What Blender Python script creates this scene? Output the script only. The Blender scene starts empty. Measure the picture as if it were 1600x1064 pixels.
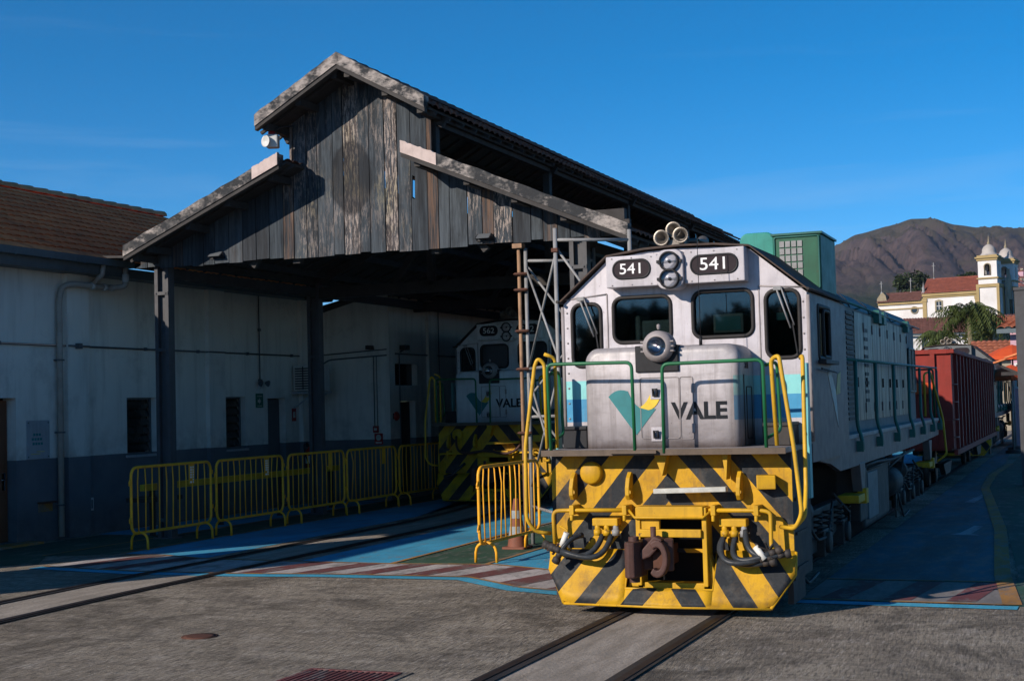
import bpy, bmesh, math, random
from mathutils import Vector, Matrix, noise
random.seed(7)
R = math.radians
S = bpy.context.scene
COL = S.collection
PI = math.pi

# ------------------------------------------------------------------ camera
CAMZ = 2.19
YAW, PITCH, ROLL = R(21.8), R(2.6), R(1.5)
FW = Vector((-math.sin(YAW)*math.cos(PITCH), math.cos(YAW)*math.cos(PITCH), math.sin(PITCH)))
R0 = Vector((math.cos(YAW), math.sin(YAW), 0)); U0 = R0.cross(FW)
RT = R0*math.cos(ROLL) - U0*math.sin(ROLL)
UP = R0*math.sin(ROLL) + U0*math.cos(ROLL)
CAM = Vector((0, 0, CAMZ)); FPX = 2222.0
def ray(x, y): return FW + RT*((x-800)/FPX) - UP*((y-532)/FPX)
def atZ(x, y, z=0.0): d = ray(x, y); return CAM + d*((z-CAM.z)/d.z)
def atY(x, y, v): d = ray(x, y); return CAM + d*((v-CAM.y)/d.y)
def atX(x, y, v): d = ray(x, y); return CAM + d*((v-CAM.x)/d.x)
def atD(x, y, depth): return CAM + ray(x, y)*depth
cd = bpy.data.cameras.new('camera'); cam = bpy.data.objects.new('camera', cd); COL.objects.link(cam)
cd.sensor_width = 36; cd.sensor_fit = 'HORIZONTAL'; cd.lens = 36*FPX/1600; cd.clip_start = .1; cd.clip_end = 20000
m = Matrix((RT, UP, -FW)).transposed().to_4x4(); m.translation = CAM; cam.matrix_world = m
S.camera = cam

# ------------------------------------------------------------------ materials
MATS = {}
class NT:
    def __init__(s, name):
        s.m = bpy.data.materials.new(name); s.m.use_nodes = True
        s.n = s.m.node_tree.nodes; s.l = s.m.node_tree.links
        s.b = s.n['Principled BSDF']; s.tc = s.n.new('ShaderNodeTexCoord'); s.obj = s.tc.outputs['Object']
        MATS[name] = s.m
    def put(s, sock, v):
        if isinstance(v, bpy.types.NodeSocket): s.l.new(v, sock)
        elif v is not None:
            if isinstance(v, (tuple, list)) and len(v) == 3 and sock.type == 'RGBA': v = (*v, 1)
            sock.default_value = v
    def node(s, t, ins=None, out=0, **kw):
        n = s.n.new(t)
        for k, v in kw.items(): setattr(n, k, v)
        for k, v in (ins or {}).items(): s.put(n.inputs[k], v)
        return n.outputs[out]
    def math(s, op, a, b=None, c=None):
        n = s.n.new('ShaderNodeMath'); n.operation = op
        s.put(n.inputs[0], a); s.put(n.inputs[1], b); s.put(n.inputs[2], c)
        return n.outputs[0]
    def mapv(s, scale=(1, 1, 1), loc=(0, 0, 0), rot=(0, 0, 0), v=None):
        return s.node('ShaderNodeMapping', {'Vector': v or s.obj, 'Scale': scale, 'Location': loc, 'Rotation': rot})
    def noise(s, scale, detail=5, rough=.6, v=None, dist=0):
        return s.node('ShaderNodeTexNoise', {'Vector': v or s.obj, 'Scale': scale, 'Detail': detail, 'Roughness': rough, 'Distortion': dist})
    def ramp(s, f, lo, hi):
        return s.node('ShaderNodeMapRange', {'Value': f, 'From Min': lo, 'From Max': hi}, clamp=True)
    def mix(s, f, a, b, mode='MIX'):
        n = s.n.new('ShaderNodeMix'); n.data_type = 'RGBA'; n.blend_type = mode
        s.put(n.inputs[0], f); s.put(n.inputs[6], a); s.put(n.inputs[7], b)
        return n.outputs[2]
    def xyz(s, v=None):
        n = s.n.new('ShaderNodeSeparateXYZ'); s.l.new(v or s.obj, n.inputs[0]); return n.outputs
    def bump(s, h, strength=.3, dist=.02):
        s.l.new(s.node('ShaderNodeBump', {'Height': h, 'Strength': strength, 'Distance': dist}), s.b.inputs['Normal'])
    def done(s, col, rough=.6, metal=0., spec=None):
        s.put(s.b.inputs['Base Color'], col); s.put(s.b.inputs['Roughness'], rough); s.put(s.b.inputs['Metallic'], metal)
        if spec is not None: s.put(s.b.inputs['Specular IOR Level'], spec)
        return s.m

def paint(name, col, rough=.55, dirt=(.06, .045, .035), amt=.35, sc=2.2, bump=.15, metal=0., streak=.25, chips=0., chipcol=(.07, .04, .025), spec=.3):
    """painted surface: tone drift, rain streaks, grime, chips down to rust"""
    t = NT(name)
    c = t.mix(t.ramp(t.noise(sc*.45, 3), .3, .7), tuple(v*.82 for v in col), tuple(min(1, v*1.1) for v in col))
    d = t.ramp(t.noise(sc, 8, .68), .45, .78)
    c = t.mix(t.math('MULTIPLY', d, amt), c, dirt)
    if streak:
        sv = t.mapv((9, 9, .7))
        sk = t.ramp(t.noise(1.6, 5, .65, sv), .5, .8)
        c = t.mix(t.math('MULTIPLY', sk, streak), c, tuple(v*.5 for v in dirt))
    if chips:
        k = t.ramp(t.noise(11, 9, .75), .66-chips*.1, .69-chips*.1)
        c = t.mix(k, c, chipcol)
    rr = t.ramp(t.noise(6, 4), .2, .8)
    rg = t.math('ADD', t.math('MULTIPLY', rr, .2), rough-.1)
    t.bump(t.noise(14, 7, .65), bump, .01)
    return t.done(c, rg, metal, spec)

def simple(name, col, rough=.5, metal=0., var=.25, sc=6, bump=.08):
    t = NT(name)
    c = t.mix(t.ramp(t.noise(sc, 6, .65), .3, .7), tuple(v*(1-var) for v in col), tuple(min(1, v*(1+var*.6)) for v in col))
    t.bump(t.noise(sc*4, 5), bump, .006)
    return t.done(c, rough, metal, .2 if max(col) < .1 else .4)

paint('silver', (.50, .47, .495), .42, (.10, .075, .06), .42, 2.4, .12, 0, .3, .10)
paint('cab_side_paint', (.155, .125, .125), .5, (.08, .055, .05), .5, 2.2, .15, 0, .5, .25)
paint('board_edge', (.12, .085, .06), .6, (.05, .04, .03), .6, 6, .3, 0, .2, .3)
paint('silver_dim', (.32, .285, .28), .5, (.08, .06, .05), .5, 2.2, .15, 0, .45, .18)
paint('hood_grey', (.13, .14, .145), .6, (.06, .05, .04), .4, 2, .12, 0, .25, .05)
paint('teal_paint', (.022, .13, .105), .45, (.03, .03, .025), .35, 3, .1, 0, .2, .1)
paint('green_rail', (.012, .13, .05), .4, (.03, .03, .02), .3, 5, .08, 0, 0, .15)
paint('yellow_rail', (.62, .36, .025), .45, (.12, .07, .03), .3, 6, .1, 0, 0, .3)
paint('yellow', (.60, .33, .010), .55, (.14, .07, .03), .45, 3, .12, 0, .3, .22)
paint('barricade_yellow', (.86, .40, .022), .5, (.16, .08, .03), .3, 5, .1, 0, 0, .12)
paint('red_wagon', (.24, .024, .016), .65, (.07, .03, .022), .45, 1.5, .2, 0, .4, .25, (.1, .06, .045))
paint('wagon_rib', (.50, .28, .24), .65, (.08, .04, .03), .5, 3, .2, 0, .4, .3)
paint('dark_steel', (.028, .027, .028), .6, (.07, .05, .035), .5, 4, .2, 0, .2)
paint('grimy_steel', (.034, .031, .030), .65, (.10, .07, .05), .6, 4, .25, 0, .2)
paint('rust', (.10, .042, .026), .8, (.045, .02, .015), .6, 7, .4, 0, 0, .2)
paint('coupler_rust', (.085, .04, .032), .62, (.03, .018, .015), .6, 9, .4, 0, 0, .15)
paint('pole_grey', (.27, .27, .27), .5, (.1, .07, .05), .5, 6, .2, 0, .2, .25)
paint('pole_brown', (.32, .19, .11), .7, (.10, .05, .03), .6, 7, .25, 0, .2, .3)
paint('green_box', (.018, .11, .06), .5, (.02, .03, .02), .35, 4, .1, 0, .35, .1)
paint('ac_teal', (.03, .26, .21), .5, (.02, .05, .04), .35, 3, .1, 0, .3, .1)
paint('turquoise', (.19, .55, .56), .45, (.1, .1, .1), .25)
paint('cab_roof', (.055, .04, .034), .8, (.13, .08, .055), .7, 12, .5, 0, 0, .5, (.02, .015, .014))
paint('gutter_grey', (.10, .13, .145), .5, (.04, .04, .04), .35, 3, .1, 0, .2)
paint('pvc', (.36, .33, .29), .55, (.2, .12, .07), .45, 3, .05, 0, .2)
paint('pipe_painted', (.33, .35, .37), .6, (.1, .1, .1), .3, 3, .05, 0, .3)
paint('conduit', (.10, .11, .12), .6, (.05, .05, .05), .3)
paint('steel_post', (.075, .075, .08), .6, (.04, .03, .028), .5, 3, .2, 0, .3, .25)
paint('brown_door', (.16, .06, .028), .55, (.05, .02, .01), .5, 2, .15, 0, .5)
paint('verge_pale', (.55, .44, .40), .8, (.2, .15, .13), .4, 5, .4, 0, .2)
paint('timber_dark', (.05, .045, .043), .8, (.02, .018, .016), .5, 3, .3, 0, .3)
paint('white_box', (.55, .55, .53), .5, (.2, .18, .15), .3)
paint('red_paint', (.35, .02, .015), .4, (.1, .02, .02), .3)
paint('sign_green', (.02, .14, .09), .5, (.03, .05, .04), .3)
paint('cone_orange', (.20, .07, .042), .7, (.12, .07, .05), .5, 6)
paint('pink_wall', (.55, .33, .40), .8, (.3, .2, .2), .4, 1)
paint('white_wall', (.70, .67, .66), .8, (.4, .33, .26), .35, .25, .05, 0, .3)
paint('beige_wall', (.35, .30, .22), .85, (.15, .12, .09), .4, .5)
paint('ochre_trim', (.35, .255, .115), .8, (.25, .18, .08), .4, .5)
paint('dome_plaster', (.42, .38, .35), .8, (.22, .18, .14), .6, .6)
paint('stone', (.30, .25, .17), .9, (.1, .08, .05), .6, 1)
paint('orange_cloth', (.55, .075, .018), .8, (.4, .06, .02), .2)
simple('black_rubber', (.018, .018, .02), .45, 0, .3, 10)
simple('gasket', (.03, .027, .026), .6, 0, .3, 10)
simple('hose', (.035, .04, .046), .38, 0, .35, 14, .15)
simple('black_paint', (.022, .022, .025), .5)
simple('board_plum', (.022, .013, .017), .6, 0, .3)
simple('white_digit', (.78, .77, .76), .55)
simple('logo_teal', (.015, .17, .18), .5, 0, .2)
simple('logo_yellow', (.70, .48, .03), .5, 0, .2)
simple('letter_grey', (.014, .016, .020), .8, 0, .3)
simple('faded_white', (.50, .49, .44), .7, 0, .35)
simple('faded_yellow', (.50, .42, .20), .7, 0, .35)
simple('cushion', (.05, .05, .055), .8)
simple('console', (.68, .66, .60), .6)
simple('chrome', (.36, .37, .38), .14, 1., .1)
simple('horn_metal', (.20, .175, .15), .42, .6, .35)
simple('palm_trunk', (.16, .12, .08), .9)
simple('tyre_steel', (.045, .042, .04), .5, .6)
simple('rail_steel', (.034, .024, .020), .6, .2, .4, 5, .4)
simple('dark_void', (.006, .006, .007), .9)

def glassmat(name, tint, refl):
    t = NT(name)
    out = t.n['Material Output']
    tr = t.node('ShaderNodeBsdfTransparent', {'Color': tint})
    gl = t.node('ShaderNodeBsdfGlossy', {'Color': (1, 1, 1), 'Roughness': .03})
    fr = t.node('ShaderNodeLayerWeight', {'Blend': .35}, out=0)
    f = t.math('ADD', t.math('MULTIPLY', fr, .6), refl)
    mx = t.node('ShaderNodeMixShader', {0: f, 1: tr, 2: gl})
    t.l.new(mx, out.inputs['Surface']); return t.m
glassmat('cab_glass', (.36, .42, .43), .04)
glassmat('side_glass', (.10, .13, .15), .10)
glassmat('lens', (.85, .87, .9), .02)
t = NT('dark_glass'); t.done((.012, .014, .016), .08, 0, .6)
t = NT('louvre_glass')
x, y, z = t.xyz()
t.done(t.mix(t.ramp(t.noise(3), .4, .6), (.012, .012, .012), (.035, .033, .028)), .25)

def lichen_cement():
    t = NT('cement_verge')
    k = t.ramp(t.math('ADD', t.noise(2.3, 9, .72, t.mapv((1, 1, 1.6))), t.math('MULTIPLY', t.math('SUBTRACT', t.noise(.5, 3), .5), .5)), .47, .60)
    c = t.mix(k, (.035, .036, .038), (.36, .315, .285))
    c = t.mix(t.math('MULTIPLY', t.ramp(t.noise(6, 7, .7), .5, .65), .7), c, (.11, .105, .10))
    c = t.mix(t.ramp(t.noise(13, 6, .75), .64, .68), c, (.03, .03, .03))
    t.bump(t.noise(9, 8, .7), .6, .02); t.done(c, .9, 0, .2)
lichen_cement()
def doors():
    t = NT('door_paint')
    v = t.mapv((2.2, 3.4, .55))
    k = t.ramp(t.noise(1.7, 6, .62, v, .6), .42, .60)
    c = t.mix(k, (.05, .056, .052), (.31, .28, .21))
    c = t.mix(t.math('MULTIPLY', t.ramp(t.noise(2.2, 5, .6, t.mapv((2.5, 2.5, .5), loc=(3, 8, 1))), .55, .7), .7), c, (.17, .105, .065))
    c = t.mix(t.math('MULTIPLY', t.ramp(t.noise(9, 7, .7), .5, .75), .5), c, (.05, .045, .04))
    t.bump(t.noise(6, 6, .6), .15, .012); t.done(c, .42)
doors()
def stripes(name, phase, slope, period=.52):
    t = NT(name)
    x, y, z = t.xyz()
    wob = t.math('MULTIPLY', t.math('SUBTRACT', t.noise(3, 2), .5), .03)
    s = t.math('ADD', t.math('ADD', t.math('ABSOLUTE', x), t.math('MULTIPLY', z, slope)), wob)
    fr = t.math('FRACT', t.math('ADD', t.math('DIVIDE', t.math('SUBTRACT', s, phase), period), 20.))
    k = t.ramp(fr, .472, .482)
    bk = t.mix(t.ramp(t.noise(5, 8, .7), .5, .75), (.014, .017, .021), (.055, .06, .062))
    yl = t.mix(t.ramp(t.noise(3, 7, .65), .45, .8), (.56, .305, .010), (.33, .165, .016))
    c = t.mix(k, bk, yl)
    # grime running down from fittings, chipped specks
    sk = t.ramp(t.noise(1.5, 5, .7, t.mapv((8, 8, .8))), .55, .85)
    c = t.mix(t.math('MULTIPLY', sk, .7), c, (.07, .045, .03))
    c = t.mix(t.ramp(t.noise(26, 6, .7), .70, .73), c, (.10, .06, .04))
    c = t.mix(t.ramp(t.noise(17, 4, .6, t.mapv(loc=(4, 2, 7))), .76, .78), c, (.45, .45, .42))
    c = t.mix(t.math('MULTIPLY', t.ramp(t.noise(3.2, 8, .74, t.mapv(loc=(1, 9, 4))), .50, .68), .62), c, (.10, .07, .045))
    c = t.mix(t.ramp(t.noise(8, 9, .8, t.mapv(loc=(8, 2, 4))), .67, .685), c, (.14, .075, .045))
    t.bump(t.math('ADD', t.noise(9, 7, .65), t.math('MULTIPLY', t.noise(1.8, 3), 2.)), .35, .014)
    return t.done(c, .55, 0, .22)
stripes('pilot_stripes', .06+.85*1.69, .85)
stripes('plough_stripes', .20+.78*.12, .78)
# cab / nose panels: turquoise over blue band at a fixed height (real paint scheme)
def banded(name, axis, lo, hi, basecol):
    t = NT(name)
    xs = t.xyz(); z = xs[2]
    c = t.mix(t.ramp(t.noise(1.1, 3), .3, .7), tuple(v*.85 for v in basecol), tuple(v*1.1 for v in basecol))
    c = t.mix(t.math('MULTIPLY', t.ramp(t.noise(2.4, 8, .68), .45, .78), .38), c, (.12, .085, .07))
    inside = t.math('MULTIPLY', t.math('GREATER_THAN', xs[axis], lo), t.math('LESS_THAN', xs[axis], hi))
    tq = t.math('MULTIPLY', t.math('GREATER_THAN', z, 2.235), t.math('LESS_THAN', z, 2.44))
    bl = t.math('MULTIPLY', t.math('GREATER_THAN', z, 1.98), t.math('LESS_THAN', z, 2.2351))
    c = t.mix(t.math('MULTIPLY', inside, tq), c, (.22, .56, .56))
    c = t.mix(t.math('MULTIPLY', inside, bl), c, (.045, .26, .46))
    if axis == 0:
        ex = t.math('ABSOLUTE', t.math('ADD', xs[0], .08)); ed_ = t.math('ADD', t.math('MAXIMUM', t.math('MULTIPLY', t.math('SUBTRACT', ex, .62), 1.), t.math('SUBTRACT', z, 2.50)), t.math('MULTIPLY', t.math('SUBTRACT', t.noise(3.5, 6, .7), .5), .25))
        c = t.mix(t.math('MULTIPLY', t.ramp(ed_, .03, .22), .62), c, (.16, .15, .15))
        c = t.mix(t.math('MULTIPLY', t.ramp(t.noise(2.2, 7, .7, t.mapv((1, 1, 4))), .5, .72), .4), c, (.22, .19, .185))
    low = t.ramp(z, 1.98, 1.7)
    c = t.mix(t.math('MULTIPLY', t.math('MULTIPLY', low, t.ramp(t.noise(5, 6, .7), .3, .8)), .5), c, (.08, .06, .05))
    sk = t.ramp(t.noise(1.6, 5, .65, t.mapv((9, 9, .7))), .5, .8)
    c = t.mix(t.math('MULTIPLY', sk, .5), c, (.10, .066, .046))
    c = t.mix(t.math('MULTIPLY', t.ramp(t.noise(1.3, 6, .7, t.mapv((16, 16, .5), loc=(5, 1, 2))), .62, .75), .55), c, (.14, .075, .045))
    c = t.mix(t.math('MULTIPLY', t.ramp(t.math('ADD', z, t.math('MULTIPLY', t.noise(6, 5, .7), .12)), 1.86, 1.76), .75), c, (.10, .065, .05))
    c = t.mix(t.ramp(t.noise(12, 9, .78), .655, .67), c, (.10, .06, .045))
    t.bump(t.math('ADD', t.noise(7, 7, .6), t.math('MULTIPLY', t.noise(1.6, 3, .5), 2.)), .3, .014)
    return t.done(c, t.math('ADD', t.math('MULTIPLY', t.noise(4, 6, .7), .3), .28), .07, .4)
banded('cab_front', 1, -9, 1.13, (.51, .475, .50))
banded('nose_paint', 0, .70, 9, (.60, .555, .565))

# weathered planks: per plank tone from a colour attribute, grain, flaking paint
def planks():
    t = NT('old_planks')
    at = t.node('ShaderNodeAttribute', attribute_name='tone', out=0)
    ax = t.xyz(at)
    v = t.node('ShaderNodeVectorMath', {0: t.mapv((14, 14, .55)), 1: t.node('ShaderNodeVectorMath', {0: at, 1: (37, 11, 53)}, operation='MULTIPLY')}, operation='ADD')
    g = t.noise(1.5, 8, .7, v)
    c = t.mix(t.ramp(g, .32, .68), (.016, .020, .025), (.085, .102, .118))
    c = t.mix(t.math('MULTIPLY', t.ramp(ax[0], .5, 1), .4), c, (.115, .13, .142), 'MIX')
    c = t.mix(t.math('MULTIPLY', t.ramp(t.noise(1.1, 6, .7, t.node('ShaderNodeVectorMath', {0: t.mapv((5, 5, .9)), 1: at}, operation='ADD')), .46, .62), .72), c, (.026, .028, .031))
    c = t.mix(t.math('MULTIPLY', t.ramp(ax[0], .35, 0), .55), c, (.03, .03, .033))
    # brown raw wood on some planks
    c = t.mix(t.math('MULTIPLY', t.ramp(ax[1], .72, .95), t.ramp(t.noise(2.2, 6, .7, v), .4, .65)), c, (.17, .10, .065))
    # flaking cream and yellow paint
    fl = t.ramp(t.noise(7, 9, .78, t.node('ShaderNodeVectorMath', {0: t.mapv((4.5, 4.5, .6)), 1: t.node('ShaderNodeVectorMath', {0: at, 1: (9, 17, 23)}, operation='MULTIPLY')}, operation='ADD')), .50, .55)
    pk = t.math('MULTIPLY', t.math('MULTIPLY', fl, t.ramp(ax[2], .66, .9)), t.ramp(t.math('ADD', t.noise(1.1, 3, .5, t.mapv((2, 1, .8))), t.math('MULTIPLY', t.math('SUBTRACT', ax[2], .8), .7)), .42, .58))
    c = t.mix(pk, c, t.mix(t.ramp(t.noise(1.1, 2), .5, .7), (.32, .265, .235), (.27, .235, .14)))
    # dark round patch with a ragged edge
    x, y, z = t.xyz()
    dx = t.math('MULTIPLY', t.math('ADD', x, 11.21), 1.55); dz = t.math('SUBTRACT', z, 6.05)
    rr = t.math('SQRT', t.math('ADD', t.math('MULTIPLY', dx, dx), t.math('MULTIPLY', dz, dz)))
    rr = t.math('ADD', rr, t.math('MULTIPLY', t.math('SUBTRACT', t.noise(4, 4), .5), .22))
    c = t.mix(t.math('MULTIPLY', t.math('MULTIPLY', t.ramp(rr, .66, .58), t.ramp(ax[0], .12, .3)), .7), c, (.02, .02, .022))
    t.bump(t.math('ADD', g, t.math('MULTIPLY', t.noise(5, 6, .7, t.mapv((3, 3, .5))), .7)), .8, .02)
    t.done(c, .9, 0, .15)
planks()

def tiles(name, a, b, dark):
    t = NT(name)
    at = t.node('ShaderNodeAttribute', attribute_name='tone', out=0)
    ax = t.xyz(at)
    c = t.mix(ax[0], a, b)
    c = t.mix(t.math('MULTIPLY', t.ramp(t.noise(1.6, 9, .72), .48, .70), .7), c, dark)
    c = t.mix(t.math('MULTIPLY', t.ramp(t.noise(11, 6, .7), .5, .75), .4), c, dark)
    t.bump(t.noise(20, 6), .3, .01)
    t.done(c, .85)
tiles('clay_tiles', (.74, .225, .08), (.88, .31, .115), (.24, .095, .055))
tiles('old_tiles', (.09, .035, .022), (.20, .085, .05), (.02, .016, .014))
tiles('brown_tiles', (.10, .038, .03), (.14, .055, .045), (.045, .025, .022))
tiles('red_tiles', (.19, .048, .03), (.24, .065, .04), (.10, .03, .025))
tiles('orange_tiles', (.22, .065, .034), (.32, .10, .05), (.13, .05, .03))

def stationwall():
    t = NT('station_plaster')
    x, y, z = t.xyz()
    edge = t.math('ADD', z, t.math('MULTIPLY', t.math('SUBTRACT', t.noise(.7, 3), .5), .03))
    dado = t.ramp(edge, 1.462, 1.452)
    c = t.mix(t.ramp(t.noise(.5, 4), .3, .7), (.60, .585, .54), (.76, .73, .66))
    sk = t.ramp(t.noise(1.2, 5, .65, t.mapv((3, 3, .3))), .5, .8)
    c = t.mix(t.math('MULTIPLY', sk, .5), c, (.24, .215, .18))
    c = t.mix(t.math('MULTIPLY', t.ramp(t.noise(1.1, 8, .7, t.mapv(loc=(7, 7, 1))), .54, .68), .35), c, (.28, .26, .23))
    c = t.mix(t.math('MULTIPLY', t.ramp(z, 2.1, 1.4), t.ramp(t.noise(2.5, 7, .7), .45, .7)), c, (.33, .31, .28))
    c = t.mix(t.ramp(t.noise(4.2, 6, .7, t.mapv(loc=(3, 1, 5))), .70, .715), c, (.70, .70, .68))
    d = t.mix(t.ramp(t.noise(1.5, 6), .3, .7), (.085, .098, .115), (.13, .142, .158))
    d = t.mix(t.math('MULTIPLY', t.ramp(z, .7, .1), t.ramp(t.noise(4, 6, .7), .3, .8)), d, (.05, .045, .04))
    t.bump(t.noise(16, 7, .65), .18, .012)
    t.done(t.mix(dado, c, d), .8)
stationwall()

def groundmats():
    t = NT('concrete_yard')
    n1 = t.noise(.35, 6, .6); n2 = t.noise(2.2, 9, .68); n3 = t.noise(38, 6, .7)
    st = t.noise(1.3, 7, .7, t.mapv((.7, 4.5, 1), rot=(0, 0, R(-28))))
    c = t.mix(t.ramp(n1, .3, .7), (.30, .25, .19), (.50, .43, .34))
    c = t.mix(t.ramp(st, .46, .72), c, (.20, .172, .14))
    c = t.mix(t.math('MULTIPLY', t.ramp(n2, .52, .72), .55), c, (.60, .53, .46))
    c = t.mix(t.math('MULTIPLY', t.ramp(t.noise(.9, 6, .6, t.mapv(loc=(9, 3, 0))), .55, .7), .6), c, (.15, .13, .11))
    c = t.mix(t.math('MULTIPLY', t.ramp(n3, .5, .72), .5), c, (.10, .085, .07))
    c = t.mix(t.math('MULTIPLY', t.ramp(t.noise(30, 7, .72, t.mapv((1, .16, 1))), .50, .60), .7), c, (.11, .094, .078))
    c = t.mix(t.math('MULTIPLY', t.ramp(t.noise(26, 7, .72, t.mapv((1, .14, 1), loc=(3, 3, 0))), .54, .64), .6), c, (.66, .58, .50))
    c = t.mix(t.math('MULTIPLY', t.ramp(t.noise(75, 4, .7), .58, .72), .6), c, (.46, .42, .38))
    c = t.mix(t.math('MULTIPLY', t.ramp(t.noise(.55, 8, .72, t.mapv((1.3, 1, 1), loc=(2, 7, 0)), 1.2), .48, .62), .7), c, (.10, .085, .07))
    vor = t.node('ShaderNodeTexVoronoi', {'Vector': t.mapv((1, 1, 1), v=t.node('ShaderNodeVectorMath', {0: t.obj, 1: t.node('ShaderNodeVectorMath', {0: t.node('ShaderNodeTexNoise', {'Vector': t.obj, 'Scale': 1.4, 'Detail': 5}, out=1), 1: (.7, .7, 0)}, operation='MULTIPLY')}, operation='ADD')), 'Scale': .22}, feature='DISTANCE_TO_EDGE')
    c = t.mix(t.math('MULTIPLY', t.math('MULTIPLY', t.ramp(vor, .004, .0005), t.ramp(t.noise(.6, 3), .5, .65)), .45), c, (.08, .075, .07))
    # tyre drag marks
    br = t.noise(2, 6, .7, t.mapv((.5, 7, 1), rot=(0, 0, R(38))))
    h = t.math('ADD', t.math('ADD', t.math('MULTIPLY', n3, .5), t.math('MULTIPLY', n2, .5)), t.math('MULTIPLY', br, .5))
    t.bump(t.math('ADD', h, t.math('MULTIPLY', t.noise(26, 7, .72, t.mapv((1, .16, 1))), 1.6)), 1.0, .05)
    t.done(c, .95, 0, .12)
    t = NT('track_concrete')
    st = t.noise(1.6, 7, .7, t.mapv((4, .6, 1)))
    c = t.mix(t.ramp(st, .35, .7), (.22, .184, .145), (.42, .36, .30))
    c = t.mix(t.math('MULTIPLY', t.ramp(t.noise(30, 6, .7), .5, .7), .5), c, (.11, .10, .09))
    c = t.mix(t.ramp(t.noise(1.8, 6, .65), .52, .66), c, (.24, .21, .175))
    t.bump(t.noise(22, 7, .7), .6, .02); t.done(c, .9, 0, .25)
    def floor(name, col, wear, dirt=1):
        t = NT(name)
        c = t.mix(t.ramp(t.noise(.8, 6), .3, .7), tuple(v*.75 for v in col), tuple(v*1.15 for v in col))
        w = t.ramp(t.noise(2.6, 9, .72, t.mapv((1.6, .7, 1))), .60-wear*.1, .70-wear*.1)
        c = t.mix(t.math('MULTIPLY', w, .75), c, (.20, .185, .17))
        c = t.mix(t.math('MULTIPLY', t.ramp(t.noise(1.1, 7, .65, t.mapv((3, .5, 1))), .5, .72), .45), c, tuple(v*.35+.01 for v in col))
        c = t.mix(t.math('MULTIPLY', t.ramp(t.noise(34, 5, .7), .52, .72), .4), c, (.06, .06, .06))
        c = t.mix(t.math('MULTIPLY', t.ramp(t.noise(.7, 9, .74, t.mapv((2.2, .45, 1), loc=(5, 2, 0)), .5), .42, .68), .45*dirt), c, (.085, .072, .06))
        t.bump(t.noise(25, 7, .7), .5, .014)
        t.done(c, .8, 0, .25)
    floor('blue_floor', (.05, .33, .52), .45, .6)
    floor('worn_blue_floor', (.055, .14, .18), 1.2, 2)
    floor('kerb_blue', (.06, .36, .52), .4, .5)
    floor('green_floor', (.030, .085, .052), .7)
    floor('yellow_line', (.42, .20, .045), 1.2)
    floor('hatch_white', (.50, .445, .42), 1.0)
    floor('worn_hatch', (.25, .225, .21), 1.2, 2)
    floor('hatch_red', (.17, .05, .05), .9)
    floor('arrow_white', (.32, .36, .38), 1.)
groundmats()

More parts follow.
